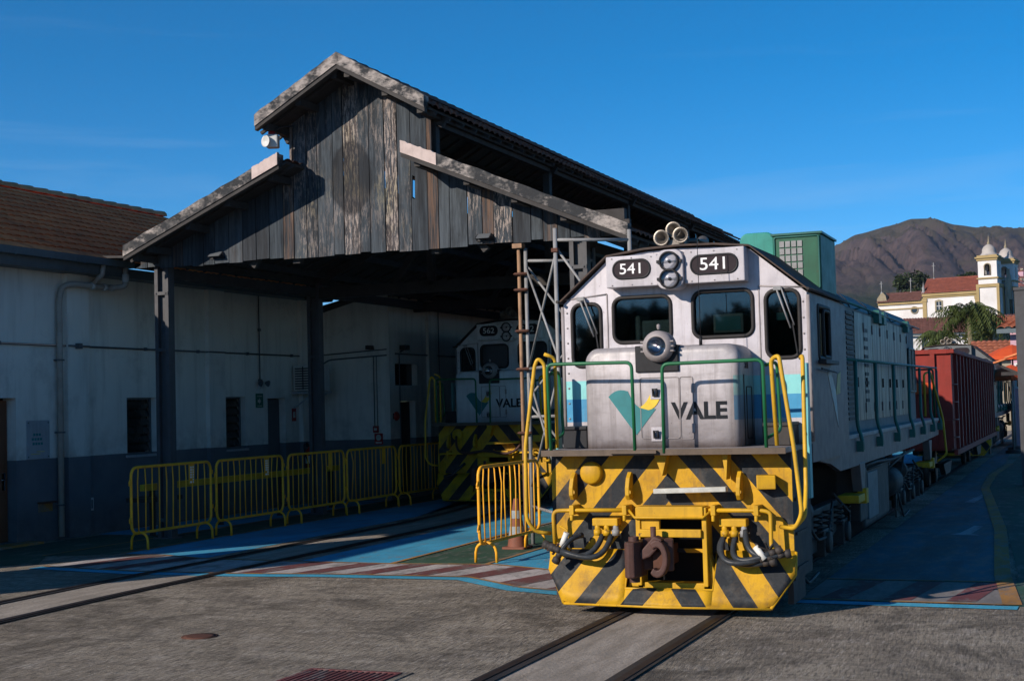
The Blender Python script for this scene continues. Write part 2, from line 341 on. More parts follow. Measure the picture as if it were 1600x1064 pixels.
# ------------------------------------------------------------------ mesh building
def rr(x0, z0, x1, z1, r, n=5):
    """rounded rectangle outline, counter-clockwise"""
    P = []
    for cx, cz, a0 in ((x1-r, z0+r, -90), (x1-r, z1-r, 0), (x0+r, z1-r, 90), (x0+r, z0+r, 180)):
        for i in range(n+1):
            a = R(a0+90*i/n); P.append((cx+r*math.cos(a), cz+r*math.sin(a)))
    return P
class MB:
    def __init__(s): s.v = []; s.f = []; s.mi = []; s.sm = []; s.tn = []; s.m = 0; s.tone = (.5, .5, .5)
    def add(s, vs, fs, smooth=False):
        o = len(s.v); s.v += [tuple(v) for v in vs]
        for f in fs: s.f.append([o+i for i in f]); s.mi.append(s.m); s.sm.append(smooth); s.tn.append(s.tone)
        return s
    def box(s, x0, x1, y0, y1, z0, z1, rotz=0, c=None):
        vs = [Vector((x, y, z)) for x in (x0, x1) for y in (y0, y1) for z in (z0, z1)]
        if rotz:
            c = Vector(c) if c else Vector(((x0+x1)/2, (y0+y1)/2, 0)); M_ = Matrix.Rotation(rotz, 3, 'Z')
            vs = [M_ @ (v-c)+c for v in vs]
        return s.add(vs, [(0, 1, 3, 2), (4, 6, 7, 5), (0, 4, 5, 1), (2, 3, 7, 6), (0, 2, 6, 4), (1, 5, 7, 3)])
    def bar(s, a, b, w, h=None, up=(0, 0, 1)):
        a, b = Vector(a), Vector(b); h = h or w
        d = (b-a).normalized(); u = Vector(up)
        if abs(d.dot(u)) > .98: u = Vector((0, 1, 0))
        e = d.cross(u).normalized(); g = e.cross(d)
        vs = [p+e*i*w/2+g*j*h/2 for p in (a, b) for i in (-1, 1) for j in (-1, 1)]
        return s.add(vs, [(0, 1, 3, 2), (4, 6, 7, 5), (0, 4, 5, 1), (2, 3, 7, 6), (0, 2, 6, 4), (1, 5, 7, 3)])
    def tube(s, pts, r, seg=8, closed=False, cap=True):
        P = [Vector(p) for p in pts]; n = len(P)
        rad = r if isinstance(r, (list, tuple)) else [r]*n
        T = []
        for i in range(n):
            a = P[(i-1) % n] if (closed or i > 0) else P[i]
            b = P[(i+1) % n] if (closed or i < n-1) else P[i]
            T.append((b-a).normalized())
        u = Vector((0, 0, 1)) if abs(T[0].z) < .9 else Vector((1, 0, 0))
        e = (u-T[0]*u.dot(T[0])).normalized()
        vs = []
        for i in range(n):
            e = (e-T[i]*e.dot(T[i])).normalized(); g = T[i].cross(e)
            for k in range(seg):
                a = 2*PI*k/seg; vs.append(P[i]+(e*math.cos(a)+g*math.sin(a))*rad[i])
        fs = []
        for i in range(n if closed else n-1):
            j = (i+1) % n
            for k in range(seg): fs.append((i*seg+k, i*seg+(k+1) % seg, j*seg+(k+1) % seg, j*seg+k))
        s.add(vs, fs, True)
        if cap and not closed:
            s.add(vs[:seg], [tuple(range(seg))[::-1]]); s.add(vs[-seg:], [tuple(range(seg))])
        return s
    def lathe(s, prof, o=(0, 0, 0), axis=(0, 0, 1), seg=20, smooth=True):
        """prof: list of (radius, distance along axis)"""
        ax = Vector(axis).normalized(); u = Vector((0, 0, 1)) if abs(ax.z) < .9 else Vector((1, 0, 0))
        e = ax.cross(u).normalized(); g = ax.cross(e); o = Vector(o)
        vs = [o+ax*h+(e*math.cos(2*PI*k/seg)+g*math.sin(2*PI*k/seg))*max(r, 1e-4) for r, h in prof for k in range(seg)]
        fs = [(i*seg+k, i*seg+(k+1) % seg, (i+1)*seg+(k+1) % seg, (i+1)*seg+k) for i in range(len(prof)-1) for k in range(seg)]
        return s.add(vs, fs, smooth)
    def prism(s, poly, a0, a1, axis='y', smooth=False):
        """poly 2d outline extruded from a0 to a1; axis y: poly=(x,z); x: poly=(y,z); z: poly=(x,y)"""
        def P(p, a): return {'y': (p[0], a, p[1]), 'x': (a, p[0], p[1]), 'z': (p[0], p[1], a)}[axis]
        n = len(poly); vs = [P(p, a0) for p in poly]+[P(p, a1) for p in poly]
        s.add(vs, [(i, (i+1) % n, n+(i+1) % n, n+i) for i in range(n)], smooth)
        s.add(vs[:n], [tuple(range(n))[::-1]]); s.add(vs[n:], [tuple(range(n))])
        return s
    def plate(s, outer, holes, a0, a1, axis='y'):
        """flat plate with real openings, from a0 to a1"""
        def P(p, a): return {'y': (p[0], a, p[1]), 'x': (a, p[0], p[1]), 'z': (p[0], p[1], a)}[axis]
        bm = bmesh.new(); loops = [outer]+list(holes); es = []
        for L in loops:
            vs = [bm.verts.new((p[0], p[1], 0)) for p in L]
            es += [bm.edges.new((vs[i], vs[(i+1) % len(vs)])) for i in range(len(vs))]
        bmesh.ops.triangle_fill(bm, use_beauty=True, use_dissolve=False, edges=es)
        bm.verts.index_update()
        vv = [(v.co.x, v.co.y) for v in bm.verts]; ff = [[v.index for v in f.verts] for f in bm.faces]; bm.free()
        s.add([P(p, a0) for p in vv], ff); s.add([P(p, a1) for p in vv], [f[::-1] for f in ff])
        for L in loops:
            n = len(L); vs = [P(p, a0) for p in L]+[P(p, a1) for p in L]
            s.add(vs, [(i, (i+1) % n, n+(i+1) % n, n+i) for i in range(n)])
        return s
    def sphere(s, c, r, seg=12, rings=8, sc=(1, 1, 1)):
        vs = []; c = Vector(c)
        for i in range(rings+1):
            a = PI*i/rings
            for k in range(seg):
                b = 2*PI*k/seg; vs.append(c+Vector((math.sin(a)*math.cos(b)*sc[0], math.sin(a)*math.sin(b)*sc[1], math.cos(a)*sc[2]))*r)
        return s.add(vs, [(i*seg+k, i*seg+(k+1) % seg, (i+1)*seg+(k+1) % seg, (i+1)*seg+k) for i in range(rings) for k in range(seg)], True)
    def build(s, name, mats, parent=None, bevel=0, weld=True):
        me = bpy.data.meshes.new(name); me.from_pydata(s.v, [], s.f)
        if not isinstance(mats, (list, tuple)): mats = [mats]
        for k in mats: me.materials.append(MATS[k])
        me.polygons.foreach_set('material_index', s.mi); me.polygons.foreach_set('use_smooth', s.sm)
        a = me.attributes.new('tone', 'FLOAT_COLOR', 'FACE')
        a.data.foreach_set('color', [q for t_ in s.tn for q in (*t_, 1)])
        bm = bmesh.new(); bm.from_mesh(me)
        if weld: bmesh.ops.remove_doubles(bm, verts=bm.verts, dist=1e-5)
        bmesh.ops.recalc_face_normals(bm, faces=bm.faces); bm.to_mesh(me); bm.free()
        o = bpy.data.objects.new(name, me); COL.objects.link(o)
        if parent: o.parent = parent
        if bevel:
            b = o.modifiers.new('bevel', 'BEVEL'); b.width = bevel; b.segments = 2; b.limit_method = 'ANGLE'; b.angle_limit = R(40)
        return o
def B(): return MB()
def tag(o, label=None, cat=None, group=None, kind=None):
    for k, v in (('label', label), ('category', cat), ('group', group), ('kind', kind)):
        if v: o[k] = v
    return o
def empty(name, loc, label, cat, group=None, rz=0):
    o = bpy.data.objects.new(name, None); COL.objects.link(o); o.location = loc; o.rotation_euler = (0, 0, rz)
    o.empty_display_size = .2
    return tag(o, label, cat, group)
def copy_tree(o, parent=None):
    c = o.copy(); COL.objects.link(c)
    if parent: c.parent = parent
    for ch in list(o.children): copy_tree(ch, c)
    return c
def text(name, body, size, mat, loc, parent=None, rot=(R(90), 0, 0), off=.0, ext=.004, sx=1.):
    cu = bpy.data.curves.new('t', 'FONT'); cu.body = body; cu.size = size; cu.extrude = ext; cu.offset = off
    cu.align_x = 'CENTER'; cu.align_y = 'CENTER'; cu.resolution_u = 4
    o = bpy.data.objects.new('t', cu); COL.objects.link(o); bpy.context.view_layer.update()
    me = bpy.data.meshes.new_from_object(o.evaluated_get(bpy.context.evaluated_depsgraph_get()))
    bpy.data.objects.remove(o); me.name = name; me.materials.clear(); me.materials.append(MATS[mat])
    o = bpy.data.objects.new(name, me); COL.objects.link(o); o.location = loc; o.rotation_euler = rot; o.scale = (sx, 1, 1)
    if parent: o.parent = parent
    return o
def arc(c, r, a0, a1, n, f): return [f(c[0]+r*math.cos(R(a0+(a1-a0)*i/n)), c[1]+r*math.sin(R(a0+(a1-a0)*i/n))) for i in range(n+1)]
def smoothpath(pts, r=.06, n=4):
    """round the corners of a polyline"""
    P = [Vector(p) for p in pts]; out = [P[0]]
    for i in range(1, len(P)-1):
        a, b, c = P[i-1], P[i], P[i+1]
        r1 = min(r, (a-b).length*.45, (c-b).length*.45)
        p, q = b+(a-b).normalized()*r1, b+(c-b).normalized()*r1
        for k in range(n+1):
            u = k/n; out.append(p*(1-u)**2+b*2*u*(1-u)+q*u*u)
    out.append(P[-1]); return out
def bez(a, b, c, d, n=10):
    a, b, c, d = map(Vector, (a, b, c, d)); return [a*(1-u)**3+b*3*u*(1-u)**2+c*3*u*u*(1-u)+d*u**3 for u in [i/n for i in range(n+1)]]

# ------------------------------------------------------------------ the ground
def sheet(name, polys, mat, z, kind='structure'):
    b = B()
    for P in polys: b.add([(p[0], p[1], z) for p in P], [tuple(range(len(P)))])
    return tag(b.build(name, mat), kind=kind)
b = B(); n = 24; E_ = [-5400, -2500, -600, -150, -60, -40, -20, -10, 0, 20, 40, 80, 200, 700, 2500, 5400]
b.add([(x, y, 0) for y in E_ for x in E_], [(j*16+i, j*16+i+1, j*16+17+i, j*16+16+i) for j in range(15) for i in range(15)])
tag(b.build('ground', 'concrete_yard', weld=False), kind='structure')

T1 = -4.0                                  # centre line of the near track
def T2(y):                                 # centre line of the far track (it drifts left inside the shed)
    if y < 15: return -11.55+.036*(15-y)**1.35*.75
    if y < 23: return -11.55
    return -11.55-.0145*(y-23)**2 if y < 32 else -11.55-.0145*81-.26*(y-32)
def strip(f0, f1, ys): return [[(f0(a), a), (f1(a), a), (f1(c), c), (f0(c), c)] for a, c in zip(ys, ys[1:])]
def line(pts, w):
    P = [Vector((p[0], p[1])) for p in pts]; out = []
    N = []
    for i in range(len(P)):
        d = (P[min(i+1, len(P)-1)]-P[max(i-1, 0)]).normalized(); N.append(Vector((-d.y, d.x))*w/2)
    for i in range(len(P)-1): out.append([P[i]+N[i], P[i]-N[i], P[i+1]-N[i+1], P[i+1]+N[i+1]])
    return out
ys2 = [4+i*.5 for i in range(79)]
ys1 = [2, 6, 10, 14, 18, 24, 40, 70, 110]
sheet('concrete_track_bed', strip(lambda y: T1-.5, lambda y: T1+.5, [2, 14, 15.4]), 'track_concrete', .0035)
sheet('concrete_track_bed', strip(lambda y: T2(y)-.5, lambda y: T2(y)+.5, ys2), 'track_concrete', .0035)
# blue and green painted floor, each zone its own sheet
sheet('blue_floor_paint', [[(-14.2, 18.75), (-13.4, 18.72), (T2(18.6)-.86, 18.3), (T2(26)-.86, 26), (T2(31)-.86, 31), (T2(43)-.9, 43), (-14.9, 43), (-14.25, 30)]], 'blue_floor', .004)
sheet('blue_floor_paint', [[(-10.69, 18.15), (-9.2, 18.12), (-9.2, 43), (-10.69, 43)]], 'blue_floor', .004)
sheet('blue_floor_paint', [[(-7.7, 18.2), (-6.6, 17.75), (-5.05, 17.3), (-5.05, 60), (-7.7, 60)]], 'blue_floor', .004)
sheet('green_floor_paint', [[(-9.1, 18.12), (-7.8, 18.2), (-7.8, 43), (-9.1, 43)]], 'green_floor', .004)
sheet('green_floor_paint', [[(-15.3, 18.2), (-14.3, 18.6), (-14.3, 43), (-15.3, 43)], [(-16.9, 15.4), (-14.6, 17.2), (-15.3, 18.2), (-15.3, 21.6), (-16.9, 21.6)]], 'green_floor', .004)
sheet('blue_floor_paint', [[(-17.05, 21.7), (-15.42, 21.7), (-15.42, 30.3), (-17.05, 30.3)]], 'blue_floor', .005)
yr = lambda y: -.86-(y-17.4)*.083 if y < 35 else -2.33
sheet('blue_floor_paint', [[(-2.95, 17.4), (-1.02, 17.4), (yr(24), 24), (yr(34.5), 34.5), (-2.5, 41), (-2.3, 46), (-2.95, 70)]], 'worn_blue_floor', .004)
sheet('green_floor_paint', [[(-.80, 15.5), (4, 14.6), (6, 16), (6, 70), (-2.1, 70), (-2.1, 46), (-2.2, 41), (yr(34.5)+.2, 34.5), (yr(24)+.2, 24), (-.80, 18)]], 'green_floor', .004)
# hatched walkway band: pale ground with red bars, yellow edge lines, blue kerb line
HB = [(-14.3, 16.95), (-13.2, 16.75), (-12.42, 16.62), (-10.69, 16.62), (-9.42, 16.78), (-7.4, 16.8), (-6.35, 15.95), (-5.68, 15.72), (-5.05, 15.6)]      # front edge
HR = [(-14.1, 18.3), (-13.4, 18.62), (-12.42, 18.25), (-10.69, 18.1), (-9.1, 18.05), (-7.6, 18.18), (-6.6, 17.70), (-5.7, 17.4), (-5.05, 17.25)]
def lerp_path(P, u):
    k = u*(len(P)-1); i = min(int(k), len(P)-2); f = k-i
    return (P[i][0]*(1-f)+P[i+1][0]*f, P[i][1]*(1-f)+P[i+1][1]*f)
sheet('hatched_walkway', [[HB[i], HB[i+1], HR[i+1], HR[i]] for i in range(len(HB)-1)], 'hatch_white', .0055)
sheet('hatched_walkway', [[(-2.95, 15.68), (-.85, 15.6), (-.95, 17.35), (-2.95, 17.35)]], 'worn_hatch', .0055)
bars = []
xs = -14.0
def atx(P, x):
    for a, c in zip(P, P[1:]):
        if a[0] <= x <= c[0]: return a[1]+(c[1]-a[1])*(x-a[0])/(c[0]-a[0])
    return P[0][1] if x < P[0][0] else P[-1][1]
while xs < -5.3:
    x2 = xs+.36; sh = .38
    if not (-12.5 < xs < -10.9):
        bars.append([(xs, atx(HB, xs)+.05), (x2, atx(HB, x2)+.05), (min(x2+sh, -5.06), atx(HR, x2+sh)-.03), (min(xs+sh, -5.08), atx(HR, xs+sh)-.03)])
    xs += .80
xs = -2.75
while xs < -1.2:
    bars.append([(xs, 15.72), (xs+.3, 15.72), (xs+.5, 17.3), (xs+.2, 17.3)]); xs += .66
sheet('hatched_walkway_bars', bars, 'hatch_red', .0095)
sheet('blue_kerb_line', line([(p[0], p[1]-.17) for p in HB], .26)+line([(-2.95, 15.42), (-.7, 15.35)], .24), 'kerb_blue', .008)
yl = []
for P in ([(p[0], p[1]) for p in HB], HR, [(-9.15, 18.1), (-9.2, 22), (-9.3, 43)], [(-7.75, 18.2), (-7.75, 43)],
          [(-14.25, 18.7), (-14.25, 24), (-14.3, 43)], [(-15.36, 18.2), (-15.36, 43)]): yl += line(P, .075)
yl += line([(-.76, 15.55), (-.98, 18), (yr(24)+.1, 24), (yr(34.5)+.1, 34.5), (-2.3, 40), (-2.15, 46)], .19)+line([(-2.95, 17.38), (-.95, 17.4)], .06)+line([(-2.95, 15.62), (-.85, 15.56)], .06)
sheet('yellow_line_paint', yl, 'yellow_line', .0125)
sheet('painted_arrow', [[(-2.02, 23.15), (-1.55, 23.0), (-1.70, 23.35), (-1.60, 24.6), (-1.75, 24.7), (-1.88, 23.4)], [(-2.3, 30), (-2.1, 29.9), (-2.0, 32.2), (-2.1, 32.4)]], 'arrow_white', .0085)

def rails(name, cx, ys, label):
    t = empty(name, (cx(ys[0]), ys[0], 0), label, 'railway track', 'tracks set in the concrete yard')
    o = Vector((cx(ys[0]), ys[0], 0))
    for sgn in (-1, 1):
        b = B(); g = B()
        for a, c in zip(ys, ys[1:]):
            xa, xc = cx(a)+sgn*.54-o.x, cx(c)+sgn*.54-o.x
            P = lambda l, r, z, za=0: [(xa+l, a-o.y, z), (xa+r, a-o.y, z), (xc+r, c-o.y, z), (xc+l, c-o.y, z)]
            b.add(P(-.036, .036, .024)+P(-.036, .036, -.05), [(0, 1, 2, 3), (0, 3, 7, 4), (1, 2, 6, 5)])
            l, r = (.04, .115) if sgn < 0 else (-.115, -.04)
            g.add(P(l, r, .0158), [(0, 1, 2, 3)]); l, r = (-.075, -.038) if sgn < 0 else (.038, .075); g.add(P(l, r, .0158), [(0, 1, 2, 3)])
        r_ = b.build('rail', 'rail_steel', t); g.build('flangeway', 'dark_steel', r_)
    return t
rails('railway_track', lambda y: T1, ys1, 'straight track of worn rails running under the white locomotive in the sun')
rails('railway_track', T2, ys2, 'track of worn rails curving into the timber shed at the left')

# yard ironwork
def grate(x0, x1, y0, y1):
    t = empty('drain_grate', ((x0+x1)/2, (y0+y1)/2, 0), 'red iron drain grate set in the concrete between the two tracks', 'drain grate')
    hx, hy = (x1-x0)/2, (y1-y0)/2
    b = B(); w = .035
    for a in ((-hx, hx, -hy, -hy+w), (-hx, hx, hy-w, hy), (-hx, -hx+w, -hy+w, hy-w), (hx-w, hx, -hy+w, hy-w)): b.box(*a, 0, .018)
    b.build('frame', 'hatch_red', t)
    b = B(); k = int((2*hx-2*w)/.055)
    for i in range(k): x = -hx+w+.01+i*.055; b.box(x, x+.026, -hy+w, hy-w, .002, .015)
    b.build('bars', 'hatch_red', t)
    b = B(); b.add([(-hx+w, -hy+w, .0018), (hx-w, -hy+w, .0018), (hx-w, hy-w, .0018), (-hx+w, hy-w, .0018)], [(0, 1, 2, 3)]); b.build('pit', 'dark_void', t)
    b = B()
    b.box(-hx-.07, hx+.07, -hy-.07, -hy-.003, 0, .009); b.box(-hx-.07, hx+.07, hy+.003, hy+.07, 0, .009)
    b.box(-hx-.07, -hx-.003, -hy-.003, hy+.003, 0, .009); b.box(hx+.003, hx+.07, -hy-.003, hy+.003, 0, .009); b.build('surround', 'concrete_yard', t)
grate(-6.15, -5.30, 9.5, 10.62)
c = atZ(312, 994)
t = empty('valve_cover', (c.x, c.y, 0), 'small rusty round valve cover flush in the concrete yard', 'manhole cover')
B().lathe([(.16, 0), (.16, .006), (.12, .009), (.0, .009)], seg=22).build('lid', 'rust', t)
B().lathe([(.165, 0), (.18, 0), (.18, .006), (.165, .006)], seg=22).build('ring', 'rust', t)
# ------------------------------------------------------------------ locomotives
def loco(name, loc, label, number, p):
    """p: palette + nose length.  local axes: x right as seen from the front, y back along the train, z up"""
    L = empty(name, loc, label, 'locomotive')
    nl = p['nose']                       # y of the cab front
    hx = 1.29
    # ---- running board and sill
    b = B(); b.box(-hx, hx, 0.012, 16.35, 1.645, 1.70); rb = b.build('running_board', 'silver_dim', L, .006)
    b = B(); b.box(-hx-.004, hx+.004, 0, .01, 1.64, 1.702); b.box(-.52, -.02, -.05, -.002, 1.66, 1.69); b.build('board_edge', 'board_edge', rb)
    for sx in (-1, 1):
        b = B()
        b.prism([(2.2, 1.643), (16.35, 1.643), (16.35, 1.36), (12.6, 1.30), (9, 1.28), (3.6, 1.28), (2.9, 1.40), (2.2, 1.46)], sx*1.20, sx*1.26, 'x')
        b.build('side_sill', p['sill'], L)
    # ---- pilot plate with upper gussets
    b = B(); b.plate([(-hx, .62), (hx, .62), (hx, 1.642), (-hx, 1.642)], [[(-.30, .66), (.42, .66), (.42, 1.02), (-.30, 1.02)]], .30, .335)
    pil = b.build('pilot_plate', 'pilot_stripes', L)
    b = B()
    for sx in (-1, 1): B().box(sx*1.27-.02, sx*1.27+.02, .336, 1.3, .35, 1.64).build('pilot_side_plate', p['pilotside'], L)
    b = B(); b.box(-1.27, 1.27, .33, .345, 1.115, 1.13); b.build('weld_seam', 'timber_dark', pil)
    # ---- plough, V shaped with cut corners and a coupler notch
    def pf(x, z):                        # forward offset of the plough sheet
        k = (0.64-z)/.53
        return .29-.25*k-(.10*(1-abs(x)/1.29))*(.4+.6*k)
    TL, ML, BL = (-1.31, .64), (-1.28, .40), (-1.09, .105)
    b = B(); N = 12
    cols = []
    xsn = sorted(set([-1.31+2.62*i/26 for i in range(27)]+[-.42, .50]))
    for x in xsn:
        ax = abs(x)
        zb = .105 if ax <= 1.09 else .105+(ax-1.09)/.21*.31
        zt = .64 if not (-.42 < x < .50) else .275
        cols.append([(x, pf(x, zb+(zt-zb)*j/5), zb+(zt-zb)*j/5) for j in range(6)])
    def sew(c1, c2):
        v = c1+c2; b.add(v, [(j, j+1, 7+j, 6+j) for j in range(5)], True)
    for i, (c1, c2) in enumerate(zip(cols, cols[1:])):
        x1, x2 = xsn[i], xsn[i+1]
        if x1 < -.41 and x2 > -.43 and x2 <= -.41: pass
        zt1 = .64 if x2 <= -.4199 or x1 >= .4999 else .275
        def colz(x, zt):
            ax = abs(x); zb = .105 if ax <= 1.09 else .105+(ax-1.09)/.21*.31
            return [(x, pf(x, zb+(zt-zb)*j/5), zb+(zt-zb)*j/5) for j in range(6)]
        sew(colz(x1, zt1), colz(x2, zt1))
    pl = b.build('plough', 'plough_stripes', L)
    so = pl.modifiers.new('s', 'SOLIDIFY'); so.thickness = .03; so.offset = 0
    b = B()
    b.tube([(-1.31, pf(-1.31, .64), .64), (-.43, pf(-.43, .64), .64)], .014, 6).tube([(.51, pf(.5, .64), .64), (1.31, pf(1.31, .64), .64)], .014, 6)
    b.tube([(-.43, pf(-.43, .64), .64), (-.42, pf(-.42, .27)-.01, .27), (.50, pf(.5, .27)-.01, .27), (.51, pf(.5, .64), .64)], .016, 6)
    for sx in (-1, 1): b.tube([(sx*1.31, .285, .645), (sx*1.302, .25, .42), (sx*1.09, pf(1.09, .105), .105)], .018, 6)
    b.tube([(-1.09, pf(1.09, .105), .105), (0, pf(0, .105), .105), (1.09, pf(1.09, .105), .105)], .016, 6)
    b.build('plough_edge', 'yellow', pl)
    b = B()
    for sx in (-1, 1): b.box(sx*1.24-.03, sx*1.24+.03, .30, .95, .12, .6)
    b.box(-1.0, 1.0, .45, .5, .2, .6); b.build('plough_bracket', 'grimy_steel', pl)
    # ---- draft gear box and coupler
    b = B()
    b.box(-.28, .42, .06, .30, .98, 1.11); b.box(-.30, -.25, .08, .31, .30, 1.10); b.box(.40, .45, .08, .31, .30, 1.10)
    b.box(-.25, .40, .12, .30, .27, .33); b.box(-.28, -.05, .10, .16, .86, .98)
    b.prism([(-.42, .28), (-.30, .28), (-.30, .62)], .14, .29, 'y').prism([(.45, .28), (.56, .28), (.45, .62)], .14, .29, 'y')
    b.box(-.26, .40, .04, .10, .80, .88)
    dg = b.build('draft_gear_housing', 'yellow', L, .008)
    B().box(-.25, .40, .34, .36, .33, .98).build('housing_recess', 'dark_void', dg)
    b = B()                              # knuckle coupler head
    b.prism([(-.42, -.30), (-.43, -.06), (-.36, .03), (-.27, .05), (-.22, .02), (-.22, -.20), (-.27, -.32), (-.36, -.34)], .40, .78, 'z')
    b.prism([(-.24, .04), (.10, .10), (.18, .0), (.22, -.10), (.10, -.16), (.02, -.06), (-.10, -.04), (-.24, -.10)], .46, .80, 'z')
    ring = []
    for i in range(15):
        a = R(-130+260*i/14); ring.append((.02+.16*math.cos(a), .60+.20*math.sin(a)))
    inner = [(.02+.08*math.cos(R(-130+260*i/14)), .60+.12*math.sin(R(-130+260*i/14))) for i in range(14, -1, -1)]
    b.prism(ring+inner, -.24, -.10, 'y')
    b.prism([(-.24, .66), (-.02, .84), (.10, .80), (.02, .70), (-.08, .62), (-.22, .58)], -.22, -.06, 'y')
    b.box(-.12, .12, .05, .9, .50, .72)
    b.v = [((v[0]+.10)*.72-.08, v[1], (v[2]-.59)*.95+.60) for v in b.v]
    cp = b.build('coupler', 'coupler_rust', L, .018)
    B().lathe([(.055, -.02), (.055, .44)], (-.25, -.16, .385), seg=12).lathe([(.03, 0), (.03, .12), (.0, .12)], (-.06, -.1, .80), seg=8).build('knuckle_pin', 'coupler_rust', cp)
    B().box(-.06, .10, -.14, -.08, .50, .68).build('knuckle_face', 'rust', cp, .01)
    # ---- lift eyes, lamp blank, step light box
    for x in (-1.02, -.40, .77):
        b = B(); out = [(.0, 1.18), (.0, 1.44), (-.05, 1.46), (-.12, 1.40), (-.165, 1.30), (-.165, 1.22), (-.12, 1.17)]
        hole = [(-.11+.03*math.cos(2*PI*i/10), 1.26+.04*math.sin(2*PI*i/10)) for i in range(10)]
        b.plate([(.30+y, z) for y, z in out], [[(.30+y, z) for y, z in hole]], x-.022, x+.022, 'x'); b.build('lift_eye', 'yellow', L, .006)
    B().lathe([(.12, 0), (.12, .05), (.10, .07), (0, .07)], (-.83, .30, 1.45), (0, -1, 0), 24).build('blank_cap', 'yellow', L)
    b = B(); b.box(.95, 1.14, .12, .31, 1.28, 1.42, R(12)); b.build('step_light', 'yellow', L, .01)
    B().prism([(-.10, 1.64), (.04, 1.64), (-.02, 1.42)], .29, .15, 'y').build('gusset', 'yellow', L); B().prism([(.62, 1.64), (.68, 1.64), (.66, 1.38)], .29, .12).build('gusset', 'yellow', L)
    b = B(); b.bar((-.10, .13, 1.265), (.66, .13, 1.285), .10, .05); b.build('coupler_guide_board', 'faded_white' if p['clean'] else 'yellow', L, .006)
    # ---- coupling release rod
    b = B()
    b.tube(smoothpath([(-1.20, .10, .70), (-1.22, .12, 1.06), (-1.06, .12, 1.065), (-.38, .12, 1.07)], .08), .022, 8)
    b.tube(smoothpath([(.47, .12, 1.07), (1.02, .12, 1.07), (1.10, .12, 1.05), (1.10, .10, .72), (1.14, .06, .66)], .07), .022, 8)
    b.tube([(-.38, .12, 1.07), (-.30, .05, 1.0), (.42, .05, 1.0), (.50, .12, 1.07)], .016, 6)
    b.tube([(-1.20, .10, .70), (-1.06, .06, .64), (-1.06, .10, .86), (-1.14, .10, .90)], .014, 6)
    rod = b.build('uncoupling_rod', 'yellow', L)
    for x in (-1.0, -.42, .52, .96):
        B().box(x-.025, x+.025, .08, .30, 1.02, 1.12).lathe([(.012, 0), (.02, .0), (.02, .06), (0, .06)], (x, .09, 1.02), (0, 0, -1), 8).build('rod_bracket', 'yellow', rod, .006)
    # ---- air hoses
    for x0 in ((-.78, .58) if p['hoses'] else ()):
        b = B(); b.box(x0-.02, x0+.26, .16, .30, .90, .98); mf = b.build('hose_manifold', 'yellow', L, .01)
        for k in range(3):
            B().lathe([(.03, 0), (.03, -.06), (.042, -.06), (.042, -.12), (.025, -.12)], (x0+.03+.1*k, .19, .92), seg=10).build('hose_valve', 'yellow' if k < 2 else 'pole_grey', mf)
    hp = []
    if p['hoses']:
        hp += [bez((-.60, .19, .80), (-.62, .0, .60), (-.70, -.06, .52), (-1.12, .0, .66)), bez((-.70, .19, .80), (-.72, .02, .62), (-.85, -.05, .52), (-1.20, .02, .68)),
               bez((-.92, .18, .80), (-1.0, .04, .80), (-1.06, .0, .72), (-1.12, .02, .62))]
        hp += [bez((.60, .19, .80), (.56, -.02, .58), (.66, -.08, .50), (1.02, .0, .60), 14), bez((.72, .19, .80), (.68, 0, .58), (.78, -.06, .52), (1.12, .0, .66), 14),
               bez((.83, .17, .86), (.86, .0, .70), (.92, -.04, .58), (1.2, .02, .64), 14), bez((.60, .22, .80), (.50, .1, .66), (.60, .02, .48), (1.05, .02, .56), 14)]
    else:
        hp += [bez((-.62, .15, .86), (-.8, .0, .70), (-.85, -.05, .60), (-.95, .0, .60)), bez((.6, .15, .86), (.7, 0, .6), (.8, -.05, .6), (1., 0, .7))]
        b = B(); b.tube(bez((-.83, .2, 1.42), (-.8, 0, .98), (-.5, -.1, 1.06), (-.1, -.05, 1.12))+bez((.12, -.05, 1.10), (.4, -.05, 1.02), (.6, 0, 1.05), (.7, .1, 1.25)), .026, 8); b.build('jumper_cable', 'coupler_rust', L)
    for q in hp:
        h = B().tube(q, .030, 8).build('air_hose', 'hose', L)
        e = Vector(q[-1]); d = (e-Vector(q[-2])).normalized()
        B().lathe([(.02, 0), (.034, .0), (.034, .06), (.024, .06), (.045, .08), (.045, .13), (.0, .13)], e-d*.02, d, 9).build('gladhand', 'grimy_steel', h)
    if p['hoses']:
        B().tube([(.96, 0, .72), (1.06, -.02, .60)], .033, 8).build('hose_sleeve', 'console', L); B().tube([(-1.10, .03, .70), (-1.04, .03, .84)], .032, 8).build('hose_sleeve', 'console', L)
        b = B()
        for q in range(7):
            a = R(50*q); b.bar((1.08, .05, .68), (1.08+.10*math.cos(a), -.02, .68+.09*math.sin(a)), .018)
        b.build('valve_handle', 'grimy_steel', L)
        b = B()
        for q in range(6):
            a = R(60*q+10); b.bar((-1.16, .05, .67), (-1.16+.10*math.cos(a), -.0, .67+.06*math.sin(a)), .02)
        b.build('valve_handle', 'coupler_rust', L)
    # ---- nose
    y0, xl, xr = .40, -.93, .77
    prof = rr(xl, 1.0, xr, 2.76, .13, 6)
    prof = [(x, max(z, 1.70)) for x, z in prof]
    def domed(x, z): return z+(.05*(1-((x-(xl+xr)/2)/.85)**2) if z > 2.6 else 0)
    ins = []
    for (sc, yy) in ((.86, y0), (.93, y0+.012), (.975, y0+.04), (1., y0+.10), (1., nl+.02)):
        cx, cz = (xl+xr)/2, 1.70; loopv = []
        for x, z in prof:
            kx = 1-(1-sc)*.85/(.85) if True else 1
            ex = cx+(x-cx)*(1-(1-sc)*.62); ez = cz+(z-cz)*(1-(1-sc)*.5)
            loopv.append((ex, yy, domed(ex, ez)))
        ins.append(loopv)
